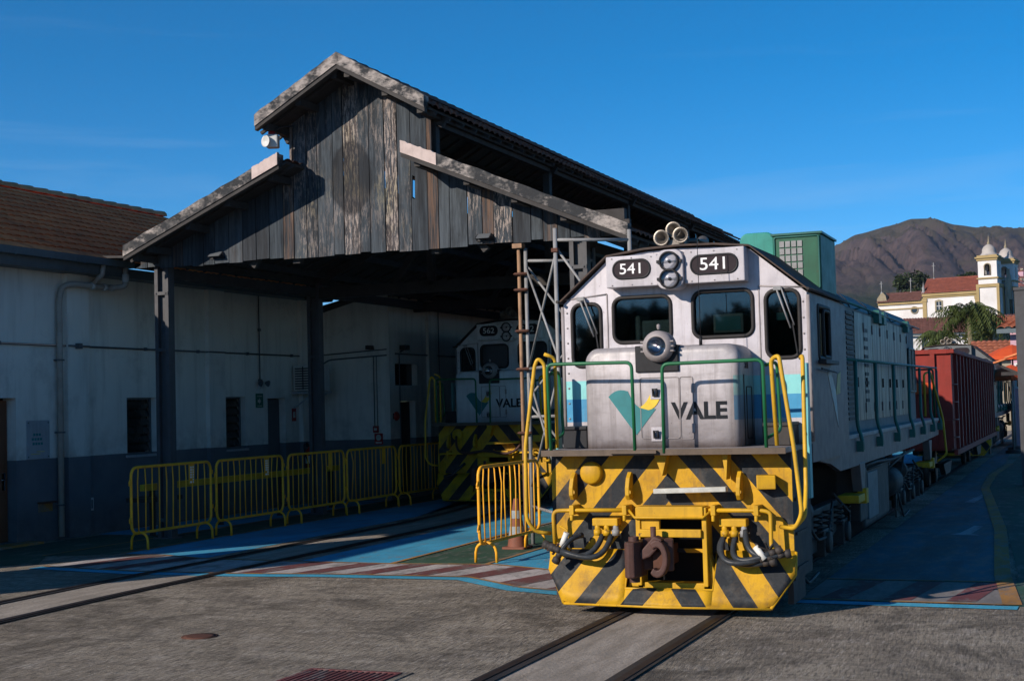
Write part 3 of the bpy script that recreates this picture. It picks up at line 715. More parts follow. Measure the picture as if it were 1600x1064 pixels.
    b = B(); n = len(prof)
    for A_, C_ in zip(ins, ins[1:]): b.add(A_+C_, [(i, (i+1) % n, n+(i+1) % n, n+i) for i in range(n)], True)
    b.add(ins[0], [tuple(range(n))], True)
    nose = b.build('nose', p['nose_mat'], L)
    # access door on the nose front with latches and hinges
    b = B(); zf = y0-.004
    for q in (rr(-.30, 1.80, .12, 2.44, .02, 2), rr(.13, 1.79, .27, 2.44, .02, 2)): b.tube([(x, zf, z) for x, z in q], .006, 5, True)
    dr = b.build('nose_door', 'silver_dim', nose)
    for z in (2.30, 1.86):
        B().box(-.19, -.07, zf-.012, zf+.004, z-.09, z+.06).build('latch_plate', 'silver', dr, .006)
        B().tube([(-.15, zf-.03, z-.05), (-.15, zf-.045, z+.02), (-.11, zf-.045, z+.02), (-.11, zf-.03, z-.05)], .014, 6, True).build('latch', 'black_paint', dr)
    for z in (2.32, 1.90): B().box(.255, .29, zf-.02, zf, z-.05, z+.05).build('hinge', 'silver_dim', dr, .004)
    B().box(.40, .66, .93+(nl-1.05), .95+(nl-1.05), 1.9, 1.95).build('nose_step', 'grimy_steel', nose)
    # side door of the nose (right flank)
    b = B(); b.tube([(xr+.004, y, z) for y, z in rr(y0+.28, 1.78, nl-.12, 2.32, .02, 2)], .006, 5, True); b.box(xr, xr+.006, y0+.16, y0+.19, 1.72, 2.45); b.build('nose_side_door', 'dark_steel', nose)
    if p['number']:
        text('flank_number', number, .11, 'black_paint', (xr+.006, y0+.32, 2.55), nose, (R(90), 0, R(90)), .004, .002)
    # headlamp in its recess
    b = B(); b.box(-.34, .13, y0-.03, y0+.25, 2.50, 2.78); b.build('headlamp_recess', 'black_rubber', nose, .01)
    hl = B().lathe([(.165, .16), (.168, .02), (.158, -.02), (.125, -.045), (.108, -.052), (.102, -.05), (.098, .02), (.0, .03)], (-.075, y0-.08, 2.765), (0, 1, 0), 30).build('headlamp', 'silver_dim', L)
    B().lathe([(.097, -.03), (.06, .015), (.0, .028)], (-.075, y0-.085, 2.765), (0, 1, 0), 24).build('reflector', 'chrome', hl)
    B().lathe([(.0, -.02), (.06, -.008), (.10, .012)], (-.075, y0-.135, 2.765), (0, 1, 0), 24).build('lens', 'lens', hl)
    b = B()
    for s_ in (-1, 1):
        for dz in (-.05, 0, .05): b.box(-.075+s_*.140-.04, -.075+s_*.140+.04, y0-.105, y0-.03, 2.765+dz-.008, 2.765+dz+.008)
    b.build('headlamp_fin', 'silver_dim', hl, .003)
    B().lathe([(.012, 0), (.02, .02), (.02, .05), (0, .06)], (-.075, y0-.02, 2.945), seg=8).build('headlamp_knob', 'silver_dim', hl)
    # emblem: teal wedge with a yellow leaf, and the lettering
    if p['logo']:
        zf2 = y0-.006
        def cur(a, c, d, n=6): return [((1-u)**2*a[0]+2*u*(1-u)*c[0]+u*u*d[0], (1-u)**2*a[1]+2*u*(1-u)*c[1]+u*u*d[1]) for u in [i/n for i in range(n+1)]]
        ox, oz, k = -.655, 1.85, .0
        g = cur((0, .40), (.09, .50), (.215, .455))+cur((.215, .455), (.30, .25), (.40, .27))[1:]+cur((.40, .27), (.50, .27), (.52, .26), 3)[1:]+[(.30, -.01)]
        b = B(); b.prism([(ox+x, oz+z) for x, z in g], zf2, zf2+.003); b.build('emblem', 'logo_teal', nose)
        yv = cur((.335, .28), (.42, .31), (.47, .43))+[(.60, .455)]+cur((.60, .455), (.54, .26), (.44, .25))[1:]+[(.335, .28)][:0]
        b = B(); b.prism([(ox+x, oz+z) for x, z in yv], zf2-.002, zf2+.003); b.build('emblem_leaf', 'logo_yellow', nose)
        text('lettering', 'VALE', .245, 'letter_grey', (.335, zf2, 2.075), nose, (R(90), 0, 0), .007, .002, 1.06)
    # ---- cab shell
    cy, cw = nl, 1.37
    roof = [(-cw-.02, 3.33), (-.83, 3.81), (-.4, 3.865), (0, 3.88), (.4, 3.87), (.78, 3.83), (cw+.02, 3.33)]
    wins = [rr(-1.27, 2.60, -.93, 3.30, .10), rr(-.78, 2.85, -.12, 3.35, .10), rr(.13, 2.87, .79, 3.37, .10), rr(.93, 2.62, 1.29, 3.34, .10)]
    front = [(-cw, 1.70), (cw, 1.70)]+[(x*.985, z-.02) for x, z in roof[::-1]]
    b = B(); b.plate(front, wins, cy, cy+.05)
    cabm = b.build('cab_front', p['cab_front'], L)
    for sx_ in (-.85, .86):
        B().tube([(sx_, cy-.002, 1.72), (sx_, cy-.002, 3.40)], .009, 5).tube([(sx_, cy-.002, 3.40), (sx_*1.58, cy-.002, 3.36)], .009, 5).build('weld_seam', 'silver_dim', cabm)
    b = B()
    for q in range(9): b.lathe([(.012, 0), (.012, .005), (0, .007)], (-1.33, cy, 1.85+q*.17), (0, -1, 0), 7).lathe([(.012, 0), (.012, .005), (0, .007)], (1.33, cy, 1.85+q*.17), (0, -1, 0), 7)
    b.build('rivet', 'silver_dim', cabm)
    for i, w in enumerate(wins):
        pane = B().prism(w, cy+.025, cy+.031).build('windscreen', 'cab_glass' if p['clean'] else 'dark_glass', L)
        B().tube([(x, cy-.004, z) for x, z in w], .022, 6, True).build('gasket', 'gasket', pane)
    sw = rr(cy+.62, 2.62, cy+1.42, 3.20, .05)
    for sx in (-1, 1):
        b = B(); b.plate([(cy+.06, 1.50), (cy+2.6, 1.50), (cy+2.6, 3.32), (cy+.06, 3.32)], [sw], sx*(cw-.05), sx*cw, 'x')
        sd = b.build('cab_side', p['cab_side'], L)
        pn = B().prism([(y, z) for y, z in sw], sx*(cw-.03), sx*(cw-.024), 'x').build('side_window', 'side_glass' if p['clean'] else 'dark_glass', L)
        b = B(); b.tube([(sx*(cw+.004), y, z) for y, z in rr(cy+.95, 2.64, cy+1.36, 3.16, .05)], .022, 6, True); b.tube([(sx*(cw-.01), y, z) for y, z in sw], .03, 6, True); b.build('window_frame', 'gasket', pn)
        b = B(); b.box(sx*cw, sx*(cw+.09), cy+.58, cy+1.46, 2.555, 2.60); b.tube([(sx*(cw+.05), cy+.5, 2.50), (sx*(cw+.05), cy+1.5, 2.47)], .012, 6); b.build('arm_rest', 'dark_steel', sd, .006)
        b = B(); b.tube([(sx*(cw+.012), cy+.008, 1.72), (sx*(cw+.012), cy+.008, 3.28)], .024, 6); b.build('corner_trim', 'silver_dim', sd)
        if p['logo']:
            q = [(.0, .40), (.09, .47), (.26, .20), (.32, -.22)]
            B().prism([(cy+1.15+a*2.0, 2.05+z*1.0) for a, z in q], sx*(cw+.002), sx*(cw+.006), 'x').build('faded_emblem', 'faded_white', sd)
            q = [(.27, .16), (.35, .40), (.46, .44), (.42, .18)]
            B().prism([(cy+1.15+a*2.0, 2.05+z*1.0) for a, z in q], sx*(cw+.002), sx*(cw+.006), 'x').build('faded_emblem_leaf', 'faded_yellow', sd)
    b = B(); b.plate([(-cw, 1.70), (cw, 1.70)]+[(x*.985, z-.02) for x, z in roof[::-1]], [], cy+2.56, cy+2.6); b.build('cab_rear', p['cab_side'], L)
    # roof sheet with a lip over the front
    b = B(); th = .02; ny = (cy-.07, cy+2.72); n = len(roof)
    V = [(x, y, z+(th if t_ else 0)) for y in ny for t_ in (0, 1) for x, z in roof]
    F = []
    for i in range(n-1):
        F += [(i, i+1, n+i+1, n+i), (2*n+i, 2*n+i+1, 3*n+i+1, 3*n+i), (i, i+1, 2*n+i+1, 2*n+i), (n+i, n+i+1, 3*n+i+1, 3*n+i)]
    F += [(0, n, 3*n, 2*n), (n-1, 2*n-1, 4*n-1, 3*n-1)]
    b.add(V, F); rf = b.build('cab_roof', 'cab_roof', L)
    for sx in (-1, 1): B().tube([(sx*(cw+.035), cy-.12, 3.335), (sx*(cw+.035), cy+2.7, 3.335)], .018, 6).build('rain_gutter', 'timber_dark', rf)
    # interior
    b = B(); b.box(-cw+.06, cw-.06, cy+.06, cy+2.5, 2.02, 2.06); b.box(-cw+.06, cw-.06, cy+2.3, cy+2.34, 2.06, 3.3); b.build('cab_floor', 'dark_steel', L)
    if p['clean']:
        b = B(); b.box(-.62, -.55, cy+.25, cy+.7, 2.1, 3.16); b.box(-.53, -.15, cy+.25, cy+.6, 2.1, 3.10); b.build('control_stand', 'console', L, .02)
        b = B(); b.box(.30, .64, cy+.20, cy+.6, 2.92, 3.13); mo = b.build('monitor', 'console', L, .02)
        B().box(.33, .61, cy+.19, cy+.197, 2.95, 3.10).build('screen', 'turquoise', mo)
        b = B(); b.prism([(.2, 3.08), (.72, 3.08), (.60, 3.22), (.32, 3.22)], cy+.72, cy+1.0); b.box(.2, .72, cy+.75, cy+1.3, 2.45, 2.55); b.build('seat', 'cushion', L, .03)
        B().box(1.02, 1.14, cy+.12, cy+.125, 3.03, 3.11).build('window_sticker', 'turquoise', L)
    # wipers
    for (x, x2) in ((-1.14, -.98), (1.08, 1.22)):
        b = B(); b.box(x-.05, x+.03, cy-.07, cy, 3.34, 3.38)
        b.tube([(x-.02, cy-.06, 3.36), (x2-.02, cy-.05, 2.93)], .010, 6); b.tube([(x+.03, cy-.06, 3.37), (x2+.02, cy-.05, 2.96)], .008, 6)
        w = b.build('wiper_arm', 'pole_grey', L)
        B().bar((x2, cy-.045, 2.98), (x2+.04, cy-.035, 2.66), .014).build('wiper_blade', 'black_rubber', w)
    # number boards with a lamp column between
    yb = cy-.20
    for (x0, x1) in ((-.79, -.20), (.10, .76)):
        b = B(); zt = 3.80 if x0 < 0 else 3.82
        b.prism([(x0, 3.45), (x1, 3.45), (x1, zt), (x0, zt-.005)], yb, cy+.04)
        nb = b.build('number_board', p['nb'], L, .012)
        cx = (x0+x1)/2; hwid = .205 if x0 < 0 else .25
        B().tube([(x, yb-.004, z) for x, z in rr(cx-hwid-.004, 3.546, cx+hwid+.004, 3.744, .095, 6)], .013, 6, True).build('board_rim', 'black_rubber', nb)
        B().prism(rr(cx-hwid, 3.55, cx+hwid, 3.74, .09, 6), yb-.008, yb+.002).build('board_panel', p['panel'], nb)
        if p['number']: text('digits', number, .165 if x0 < 0 else .19, 'white_digit', (cx, yb-.009, 3.645), nb, (R(90), 0, 0), .001, .002, 1.15)
        b = B()
        for u in (.12, .5, .88):
            for zz in (3.475, zt-.03): b.lathe([(.008, 0), (.008, .006), (0, .007)], (x0+(x1-x0)*u, yb, zz), (0, -1, 0), 7)
        b.build('board_screw', 'silver_dim', nb)
    lc = B().prism(rr(-.20, 3.40, .10, 3.83, .10, 6), yb-.05, cy+.04).build('lamp_column', p['nb'], L, .012)
    for z in (3.70, 3.51):
        sl = B().lathe([(.11, .10), (.11, -.03), (.095, -.04), (.088, -.02)], (-.05, yb-.06, z), (0, 1, 0), 26).build('sealed_lamp', 'black_paint', lc)
        B().lathe([(.088, .0), (.084, .03), (.066, .065), (.035, .085), (.0, .09)], (-.05, yb-.08, z), (0, 1, 0), 14, False).build('reflector', 'chrome', sl)
        B().lathe([(.0, -.02), (.018, -.01), (.022, .02), (.012, .05), (0, .06)], (-.05, yb-.05, z), (0, 1, 0), 12).tube([(-.05-.085, yb-.072, z), (-.05+.085, yb-.072, z)], .004, 5).build('bulb', 'dark_steel', sl)
        B().lathe([(.0, -.022), (.05, -.014), (.09, .0)], (-.05, yb-.09, z), (0, 1, 0), 22).build('lens', 'lens', sl)
        for s_ in (-1, 1): B().box(-.05+s_*.125-.014, -.05+s_*.125+.014, yb-.08, yb-.045, z-.016, z+.016).build('lamp_lug', 'black_paint', sl)
    # horns, antenna
    hr = B().box(-.14, .06, cy+.0, cy+.3, 3.90, 3.96).tube([(-.25, cy+.25, 3.96), (.14, cy+.25, 3.96)], .03, 8).tube([(-.05, cy+.15, 3.94), (-.05, cy+.2, 4.06)], .03, 8).build('horn_bracket', 'horn_metal', L)
    for (x, z, yy, sgn) in ((-.19, 3.985, 0, -1), (.03, 4.0, -.03, -1), (-.06, 4.07, .12, -1), (.12, 3.98, .34, 1), (-.10, 3.95, .3, 1)):
        o_ = (x, cy+.26+(.02 if sgn > 0 else 0), z)
        prof_ = [(.018, 0), (.022, .10), (.035, .19), (.06, .26), (.088, .30), (.088, .312), (.058, .27), (.02, .19), (.0, .18)]
        if sgn > 0: prof_ = [(r_*.8, h*.7) for r_, h in prof_]
        B().lathe(prof_, (x, cy+.26+yy*.3, z), (0, sgn, 0), 20).build('horn_trumpet', 'horn_metal', hr)
    if p['clean']:
        B().tube([(.355, .46, 2.76), (.355, .46, 2.86)], .018, 6).tube([(.355, .46, 2.84), (.35, .46, 3.92)], .004, 5).build('whip_antenna', 'black_rubber', nose)
    # ---- battery boxes either side of the nose
    for sx in (-1, 1):
        b = B(); x0, x1 = (sx*1.24, sx*.97) if sx > 0 else (-1.24, -.96); b.box(min(x0, x1), max(x0, x1), .55, nl-.01, 1.703, 1.93); b.box(min(x0, x1)-.01, max(x0, x1)+.01, .53, nl-.012, 1.90, 1.94)
        b.build('battery_box', 'black_paint' if sx < 0 else 'dark_steel', L, .01)
    # ---- front hand rails
    gr = p['rail']; yf = .03
    def railpart(pts, r, mat, nm='hand_rail'): return B().tube(smoothpath(pts, .07, 4), r, 8).build(nm, mat, L)
    railpart([(-1.19, yf, 1.66), (-1.21, yf, 2.61), (-.27, yf-.02, 2.60), (-.26, yf-.02, 1.66)], .019, gr)
    railpart([(.05, yf-.02, 1.66), (.055, yf-.02, 2.57), (1.09, yf, 2.58), (1.10, yf, 1.66)], .019, gr)
    railpart([(-1.21, yf+.02, 2.50), (-1.19, .34, 2.54), (-1.17, .38, 1.86), (-1.19, yf+.03, 1.80)], .017, gr)
    railpart([(1.09, yf+.02, 2.52), (1.17, .34, 2.56), (1.18, .38, 1.86), (1.11, yf+.03, 1.80)], .017, gr)
    # ---- yellow step rails
    railpart([(-1.24, .05, 1.72), (-1.24, .03, 2.62), (-1.30, .0, 2.68), (-1.34, .0, 2.6), (-1.46, -.02, 1.75), (-1.47, -.02, .98), (-1.40, .06, .84), (-1.26, .15, .82)], .021, 'yellow_rail', 'step_rail')
    railpart([(-1.16, .14, 1.72), (-1.15, .12, 2.68), (-1.24, .04, 2.72)], .019, 'yellow_rail', 'step_rail')
    railpart([(1.20, .06, 1.72), (1.17, .05, 2.58), (1.26, .0, 2.62), (1.38, -.02, 1.72), (1.44, -.02, 1.05), (1.36, .02, .90), (1.18, .22, .90)], .022, 'yellow_rail', 'step_rail')
    railpart([(1.36, .62, 2.60), (1.40, .52, 2.62), (1.42, .4, 2.3), (1.43, .3, 1.3), (1.46, .02, 1.02), (1.36, .04, .92), (1.26, .3, .90)], .022, 'yellow_rail', 'step_rail')
    for sx in (-1, 1):
        b = B(); b.box(sx*1.385-.012, sx*1.385+.012, nl-.30, nl-.17, 1.15, 2.55); b.build('step_panel', 'turquoise', L)
    for sx in (-1, 1):
        for z in (.45, .80, 1.15): B().box(sx*1.29-.02 if sx > 0 else -1.31, sx*1.31 if sx > 0 else -1.27, .40, 1.0, z, z+.03).build('step_tread', 'dark_steel', L)
    # ---- long hood
    h0, h1, hw = cy+2.62+.0, 14.35, 1.04
    sec = [(-hw, 1.70), (-hw, 3.44), (-hw+.05, 3.55), (-hw+.20, 3.68), (-.5, 3.76), (0, 3.79), (.5, 3.76), (hw-.20, 3.68), (hw-.05, 3.55), (hw, 3.44), (hw, 1.70)]
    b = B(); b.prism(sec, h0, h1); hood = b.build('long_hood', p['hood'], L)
    for ys_ in (h0+.9, h0+2.6, h0+4.6, h0+7.2):
        B().tube([(x*1.003, ys_, z+.004) for x, z in sec[1:-1]], .012, 5).build('roof_seam', 'timber_dark', hood)
    for sx in (-1, 1):
        nD = 9; y1 = h0+2.85; w_ = .92
        b = B()
        for i in range(22): z = 1.86+i*.07; b.box(min(sx*hw, sx*(hw+.03)), max(sx*hw, sx*(hw+.03)), h0+2.05, h0+2.75, z, z+.038)
        b.build('louvre_panel', p['louvre'], hood)
        for k in range(nD):
            ya = y1+k*w_
            if ya+w_ > h1-1.15: break
            b = B(); b.prism(rr(ya+.02, 1.84, ya+w_-.02, 3.40, .02, 2), sx*hw, sx*(hw+.022), 'x')
            d = b.build('hood_door', p['doors'], hood)
            for z in (2.02, 3.2): B().box(sx*(hw+.022), sx*(hw+.04), ya+w_-.065, ya+w_-.03, z-.07, z+.07).build('door_hinge', 'cab_side_paint', d)
            B().box(sx*(hw+.022), sx*(hw+.045), ya+.08, ya+.105, 2.32, 2.46).build('door_handle', 'dark_steel', d)
        b = B()
        for i in range(9): b.box(sx*(hw+.022), sx*(hw+.034), y1+.9, y1+1.25, 2.1+i*.13, 2.15+i*.13)
        b.build('vent_slats', 'dark_steel', hood)
        ya = h1-1.15
        b = B(); b.box(sx*hw-.01, sx*hw+.03, ya, ya+.95, 2.25, 3.05); gl = b.build('radiator_grille', 'black_rubber', hood)
        b = B(); b.box(sx*hw+.02 if sx > 0 else -hw-.05, sx*hw+.05 if sx > 0 else -hw-.02, ya+.45, ya+.50, 2.25, 3.05); b.tube([(sx*(hw+.03), y, z) for y, z in rr(ya, 2.25, ya+.95, 3.05, .02, 1)], .02, 5, True); b.build('grille_frame', p['doors'], gl)
        b = B(); b.tube([(sx*(hw+.10), h0+.1, 3.46), (sx*(hw+.10), h1+.15, 3.46)], .016, 6)
        for k in range(8): y = h0+.3+k*1.4; b.tube([(sx*hw, y, 3.44), (sx*(hw+.10), y, 3.46)], .01, 5)
        for k in (4.9, 5.5, 8.8): b.box(sx*(hw+.06)-.05, sx*(hw+.06)+.05, h0+k, h0+k+.3, 3.32, 3.52)
        b.build('grab_pipe', p['pipe'], hood)
        # stains of old posters / rubbed paint patches stay in the material; the walkway rail is its own part
        rl = empty_part = B().tube([(sx*1.27, h0+.05, 2.66), (sx*1.27, 16.3, 2.72)], .020, 8).build('side_rail', p['pipe'], L)
        for y in (5.05, 7.0, 9.1, 11.2, 13.0, 14.8, 16.25):
            if y > h0: B().tube(smoothpath([(sx*1.27, y, 2.68), (sx*1.27, y, 1.80), (sx*1.33, y-.02, 1.62), (sx*1.33, y-.02, 1.48)], .08), .026, 8).box(sx*1.30-.05, sx*1.30+.05, y-.07, y+.03, 1.46, 1.60).build('rail_post', p['pipe'], rl)
        for q in ((15.5, 16.3),):
            railpart([(sx*1.10, q[0], 1.75), (sx*1.10, q[0], 2.60), (sx*1.2, q[0]+.2, 2.65), (sx*1.36, q[1], 1.7), (sx*1.40, q[1]+.1, .95), (sx*1.2, q[1]+.1, .8)], .022, 'yellow_rail', 'step_rail')
    b = B(); b.tube(smoothpath([(-1.2, 16.32, 1.7), (-1.2, 16.32, 2.7), (-.3, 16.32, 2.7), (-.3, 16.32, 1.7)]), .02, 6).tube(smoothpath([(.3, 16.32, 1.7), (.3, 16.32, 2.7), (1.2, 16.32, 2.7), (1.2, 16.32, 1.7)]), .02, 6); b.build('rear_rail', gr, L)
    # ---- roof boxes behind the cab
    if p['acbox']:
        ac = B().box(.72, 1.28, cy+1.55, cy+2.6, 3.42, 4.10).build('air_conditioner', 'green_box', L, .015)
        b = B(); yq = cy+1.545
        for i in range(4):
            for j in range(5): b.box(.80+i*.07, .855+i*.07, yq-.008, yq, 3.62+j*.085, 3.69+j*.085)
        b.build('grille', 'pole_grey', ac); b = B(); b.tube([(x, yq-.004, z) for x, z in rr(.74, 3.46, 1.26, 4.08, .02, 2)], .012, 5, True); b.box(.70, 1.30, cy+1.53, cy+2.62, 4.10, 4.125); b.build('casing_rim', 'teal_paint', ac)
        B().prism(rr(.28, 3.62, .70, 4.18, .10, 5), cy+1.75, cy+2.9).build('roof_duct', 'ac_teal', L, .02)
    # ---- underframe: tank, bogies, boxes
    tk = B().prism([(-1.15, .35), (-.95, .22), (.95, .22), (1.15, .35), (1.15, 1.22), (-1.15, 1.22)], 6.3, 9.0).build('fuel_tank', 'dark_steel', L, .04)
    b = B()
    for sx in (-1, 1): B().box(sx*1.15-.02, sx*1.15+.03, 6.5, 7.5, .45, 1.1).build('tank_panel', 'gutter_grey', tk, .01); B().tube([(sx*1.19, 6.4, 1.16), (sx*1.19, 8.9, 1.16)], .02, 6).build('tank_pipe', 'grimy_steel', tk)
    for sx in (-1, 1):
        B().lathe([(0, 0), (.2, .03), (.24, .12), (.24, .9), (.2, 1.0), (0, 1.02)], (sx*1.0, 9.3, .78), (0, 1, 0), 18).build('air_reservoir', 'grimy_steel', L)
        for y in (5.15, 14.3): B().prism([(y, 1.30), (y+.5, 1.30), (y+.36, .92), (y+.14, .92)], sx*1.14, sx*1.27, 'x').build('jacking_pad', p['sill'], L, .01)
        for y in (5.0, 14.2): B().box(min(sx*1.02, sx*1.3), max(sx*1.02, sx*1.3), y-.25, y+.5, .80, .90).box(min(sx*1.2, sx*1.32), max(sx*1.2, sx*1.32), y+.3, y+.5, .76, .96).build('jacking_bracket', 'yellow', L, .01)
        b = B(); b.tube(smoothpath([(sx*1.2, 5.6, 1.22), (sx*1.24, 7, 1.24), (sx*1.2, 9, 1.18), (sx*1.22, 12, 1.22)], .2), .025, 6); b.tube([(sx*1.1, 9.0, 1.0), (sx*1.25, 10.4, 1.22)], .02, 6); b.tube([(sx*1.2, 10.2, .9), (sx*1.2, 10.8, 1.25)], .018, 5); b.build('air_pipe', 'grimy_steel', L)
        B().box(min(sx*.9, sx*1.22), max(sx*.9, sx*1.22), 5.4, 6.1, .5, 1.2).build('equipment_box', 'dark_steel', L, .02)
    for yb_ in (1.35, 10.4):
        for sx in (-1, 1):
            x = sx*.98
            fr = B().prism([(yb_-.2, .62), (yb_+.1, .86), (yb_+3.5, .86), (yb_+3.8, .62), (yb_+3.7, .44), (yb_+3.2, .50), (yb_+2.3, .36), (yb_+1.3, .36), (yb_+.5, .50), (yb_-.1, .44)], x-.07, x+.07, 'x').build('bogie_frame', 'grimy_steel', L, .015)
            for ya in (yb_+.35, yb_+1.8, yb_+3.25):
                B().box(min(x, x+sx*.16), max(x, x+sx*.16), ya-.17, ya+.17, .30, .62).lathe([(.13, 0), (.13, .05), (.0, .06)], (x+sx*.16, ya, .46), (sx, 0, 0), 14).build('axle_box', 'grimy_steel', fr, .015)
                for d in (-.32, .32):
                    pts = [(x+sx*.12+.05*math.cos(a), ya+d+.05*math.sin(a), .56+.26*a/(2*PI*4)) for a in [2*PI*4*i/48 for i in range(49)]]
                    B().tube(pts, .013, 5).build('coil_spring', 'dark_steel', fr)
            B().lathe([(0, 0), (.15, .02), (.15, .26), (.08, .28), (.0, .3)], (x+sx*.12, yb_+.1, .93), (0, 1, 0), 18).build('brake_cylinder', 'grimy_steel', fr)
            b = B(); b.plate(rr(yb_-.38, .18, yb_+.32, .58, .06, 3), [rr(yb_-.30+.2*k, .27, yb_-.18+.2*k, .49, .05, 3) for k in range(3)], x+sx*.12, x+sx*.15, 'x'); b.build('brake_hanger', 'grimy_steel', fr)
            b = B(); b.tube(smoothpath([(x+sx*.1, yb_+.5, .95), (x+sx*.18, yb_+1.0, .55), (x+sx*.16, yb_+1.9, .52), (x+sx*.14, yb_+2.4, .9)], .2), .018, 6); b.tube([(x+sx*.1, yb_+2.7, .98), (x+sx*.2, yb_+3.3, .7), (x+sx*.15, yb_+3.6, .3)], .018, 6); b.build('brake_pipe', 'grimy_steel', fr)
            B().tube(smoothpath([(x+sx*.14, yb_-.2, .62), (x+sx*.2, yb_-.1, .3), (x+sx*.16, yb_+.5, .13), (x+sx*.2, yb_+.9, .2)], .1), .02, 6).build('sand_pipe', 'dark_steel', fr)
        for ya in (yb_+.35, yb_+1.8, yb_+3.25):
            b = B(); b.tube([(-.75, ya, .46), (.75, ya, .46)], .07, 10)
            for sx in (-1, 1): b.lathe([(.0, 0), (.42, 0), (.46, .03), (.46, .10), (.43, .12), (.0, .12)], (sx*.54-.06, ya, .46), (1, 0, 0), 28)
            b.build('wheelset', 'tyre_steel', L)
    return L
PAL = dict(sill='cab_side_paint', pilotside='grimy_steel', clean=True, hoses=True, nose=1.05, nose_mat='nose_paint', cab_front='cab_front', cab_side='cab_side_paint', logo=True, number=True, nb='silver', panel='board_plum', rail='green_rail', hood='hood_grey', doors='door_paint', louvre='dark_steel', pipe='teal_paint', acbox=True)
loco('diesel_locomotive', (-4.05, 14.1, 0), 'sunlit white locomotive numbered 541 with striped yellow and black plough, nearest the camera', '541', PAL)
paint('brightened_white', (.74, .74, .74), .45, (.14, .11, .09), .3, 2.4, .1, 0, .25, .05)  # body colour lightened to lift locomotive 562 out of the shed's shade
loco('diesel_locomotive', (-12.2, 28.95, 0), 'shaded white locomotive numbered 562 standing inside the timber shed', '562', dict(PAL, nose=1.6, clean=False, hoses=False, acbox=False, nose_mat='brightened_white', cab_front='brightened_white', nb='brightened_white')).scale = (1.04, 1, 1.075)
loco('diesel_locomotive', (-4.25, 50.3, 0), 'grey and teal locomotive far down the near track behind the red wagon', '', dict(PAL, clean=False, logo=False, number=False, cab_front='hood_grey', cab_side='teal_paint', nose_mat='hood_grey', nb='hood_grey', hood='teal_paint', doors='teal_paint', acbox=False))

# ------------------------------------------------------------------ red gondola wagon between the locomotives
W = empty('gondola_wagon', (-4.05, 33.6, 0), 'dark red open wagon with pale highlights on its vertical ribs coupled behind the white locomotive', 'rail wagon')
wl, wx = 15.6, 1.30
b = B()
for sx in (-1, 1): b.box(min(sx*wx, sx*(wx-.05)), max(sx*wx, sx*(wx-.05)), 0, wl, .95, 3.1)
b.box(-wx+.05, wx-.05, 0, .05, .95, 3.1); b.box(-wx+.05, wx-.05, wl-.05, wl, .95, 3.1); b.box(-wx+.05, wx-.05, .05, wl-.05, .9, 1.0); b.build('body', 'red_wagon', W)
b = B()
for sx in (-1, 1): b.box(sx*wx-.08, sx*wx+.08, -.06, wl+.06, 3.1, 3.2)
b.box(-wx+.08, wx-.08, -.06, .10, 3.1, 3.2); b.box(-wx+.08, wx-.08, wl-.1, wl+.06, 3.1, 3.2); b.build('top_chord', 'red_wagon', W, .015)
for sx in (-1, 1):
    for k in range(15):
        y = .75+k*1.02
        b = B(); b.prism([(y-.06, .92), (y+.06, .92), (y+.06, 3.09), (y-.06, 3.09)], sx*wx, sx*(wx+.07), 'x'); b.box(min(sx*wx, sx*(wx+.075)), max(sx*wx, sx*(wx+.075)), y-.075, y-.061, .92, 3.09); b.build('side_rib', 'red_wagon', W)
    b = B(); b.box(min(sx*wx, sx*(wx+.08)), max(sx*wx, sx*(wx+.08)), .0, wl, .80, .92); b.build('sill', 'red_wagon', W)
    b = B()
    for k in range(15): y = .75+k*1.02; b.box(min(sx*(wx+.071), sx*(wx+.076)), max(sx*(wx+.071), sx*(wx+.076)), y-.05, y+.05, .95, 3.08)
    b.build('rib_highlight', 'wagon_rib', W)  # paler colour on the outer faces stands in for the ribs' highlight
    b = B()
    for z in (1.2, 1.6, 2.0, 2.4): b.tube(smoothpath([(sx*wx, .15, z), (sx*(wx+.09), .15, z), (sx*(wx+.09), .55, z), (sx*wx, .55, z)], .03, 2), .012, 5)
    b.build('ladder_rung', 'wagon_rib', W)
b = B()
for x in (-.9, -.3, .3, .9): b.box(x-.05, x+.05, -.07, 0, .95, 3.1)
b.box(-wx, wx, -.09, -.0, 1.5, 1.6); b.build('end_rib', 'red_wagon', W)
B().box(-.9, -.2, -.10, -.072, 2.2, 2.5).box(.2, .9, -.10, -.072, 2.2, 2.45).build('end_reflector', 'orange_cloth', W)
for y in (2.2, 13.3):
    for sx in (-1, 1):
        B().prism([(y-1.1, .55), (y+1.1, .55), (y+.6, .28), (y-.6, .28)], sx*.9-.06, sx*.9+.06, 'x').build('bogie_frame', 'dark_steel', W)
    for d in (-.85, .85):
        b = B(); b.tube([(-.7, y+d, .42), (.7, y+d, .42)], .06, 8)
        for sx in (-1, 1): b.lathe([(0, 0), (.42, 0), (.42, .11), (0, .11)], (sx*.54-.05, y+d, .42), (1, 0, 0), 22)
        b.build('wheelset', 'tyre_steel', W)
B().box(-.15, .15, -.75, 0, .60, .80).box(-.15, .15, wl, wl+.75, .60, .80).build('coupler', 'coupler_rust', W, .03)
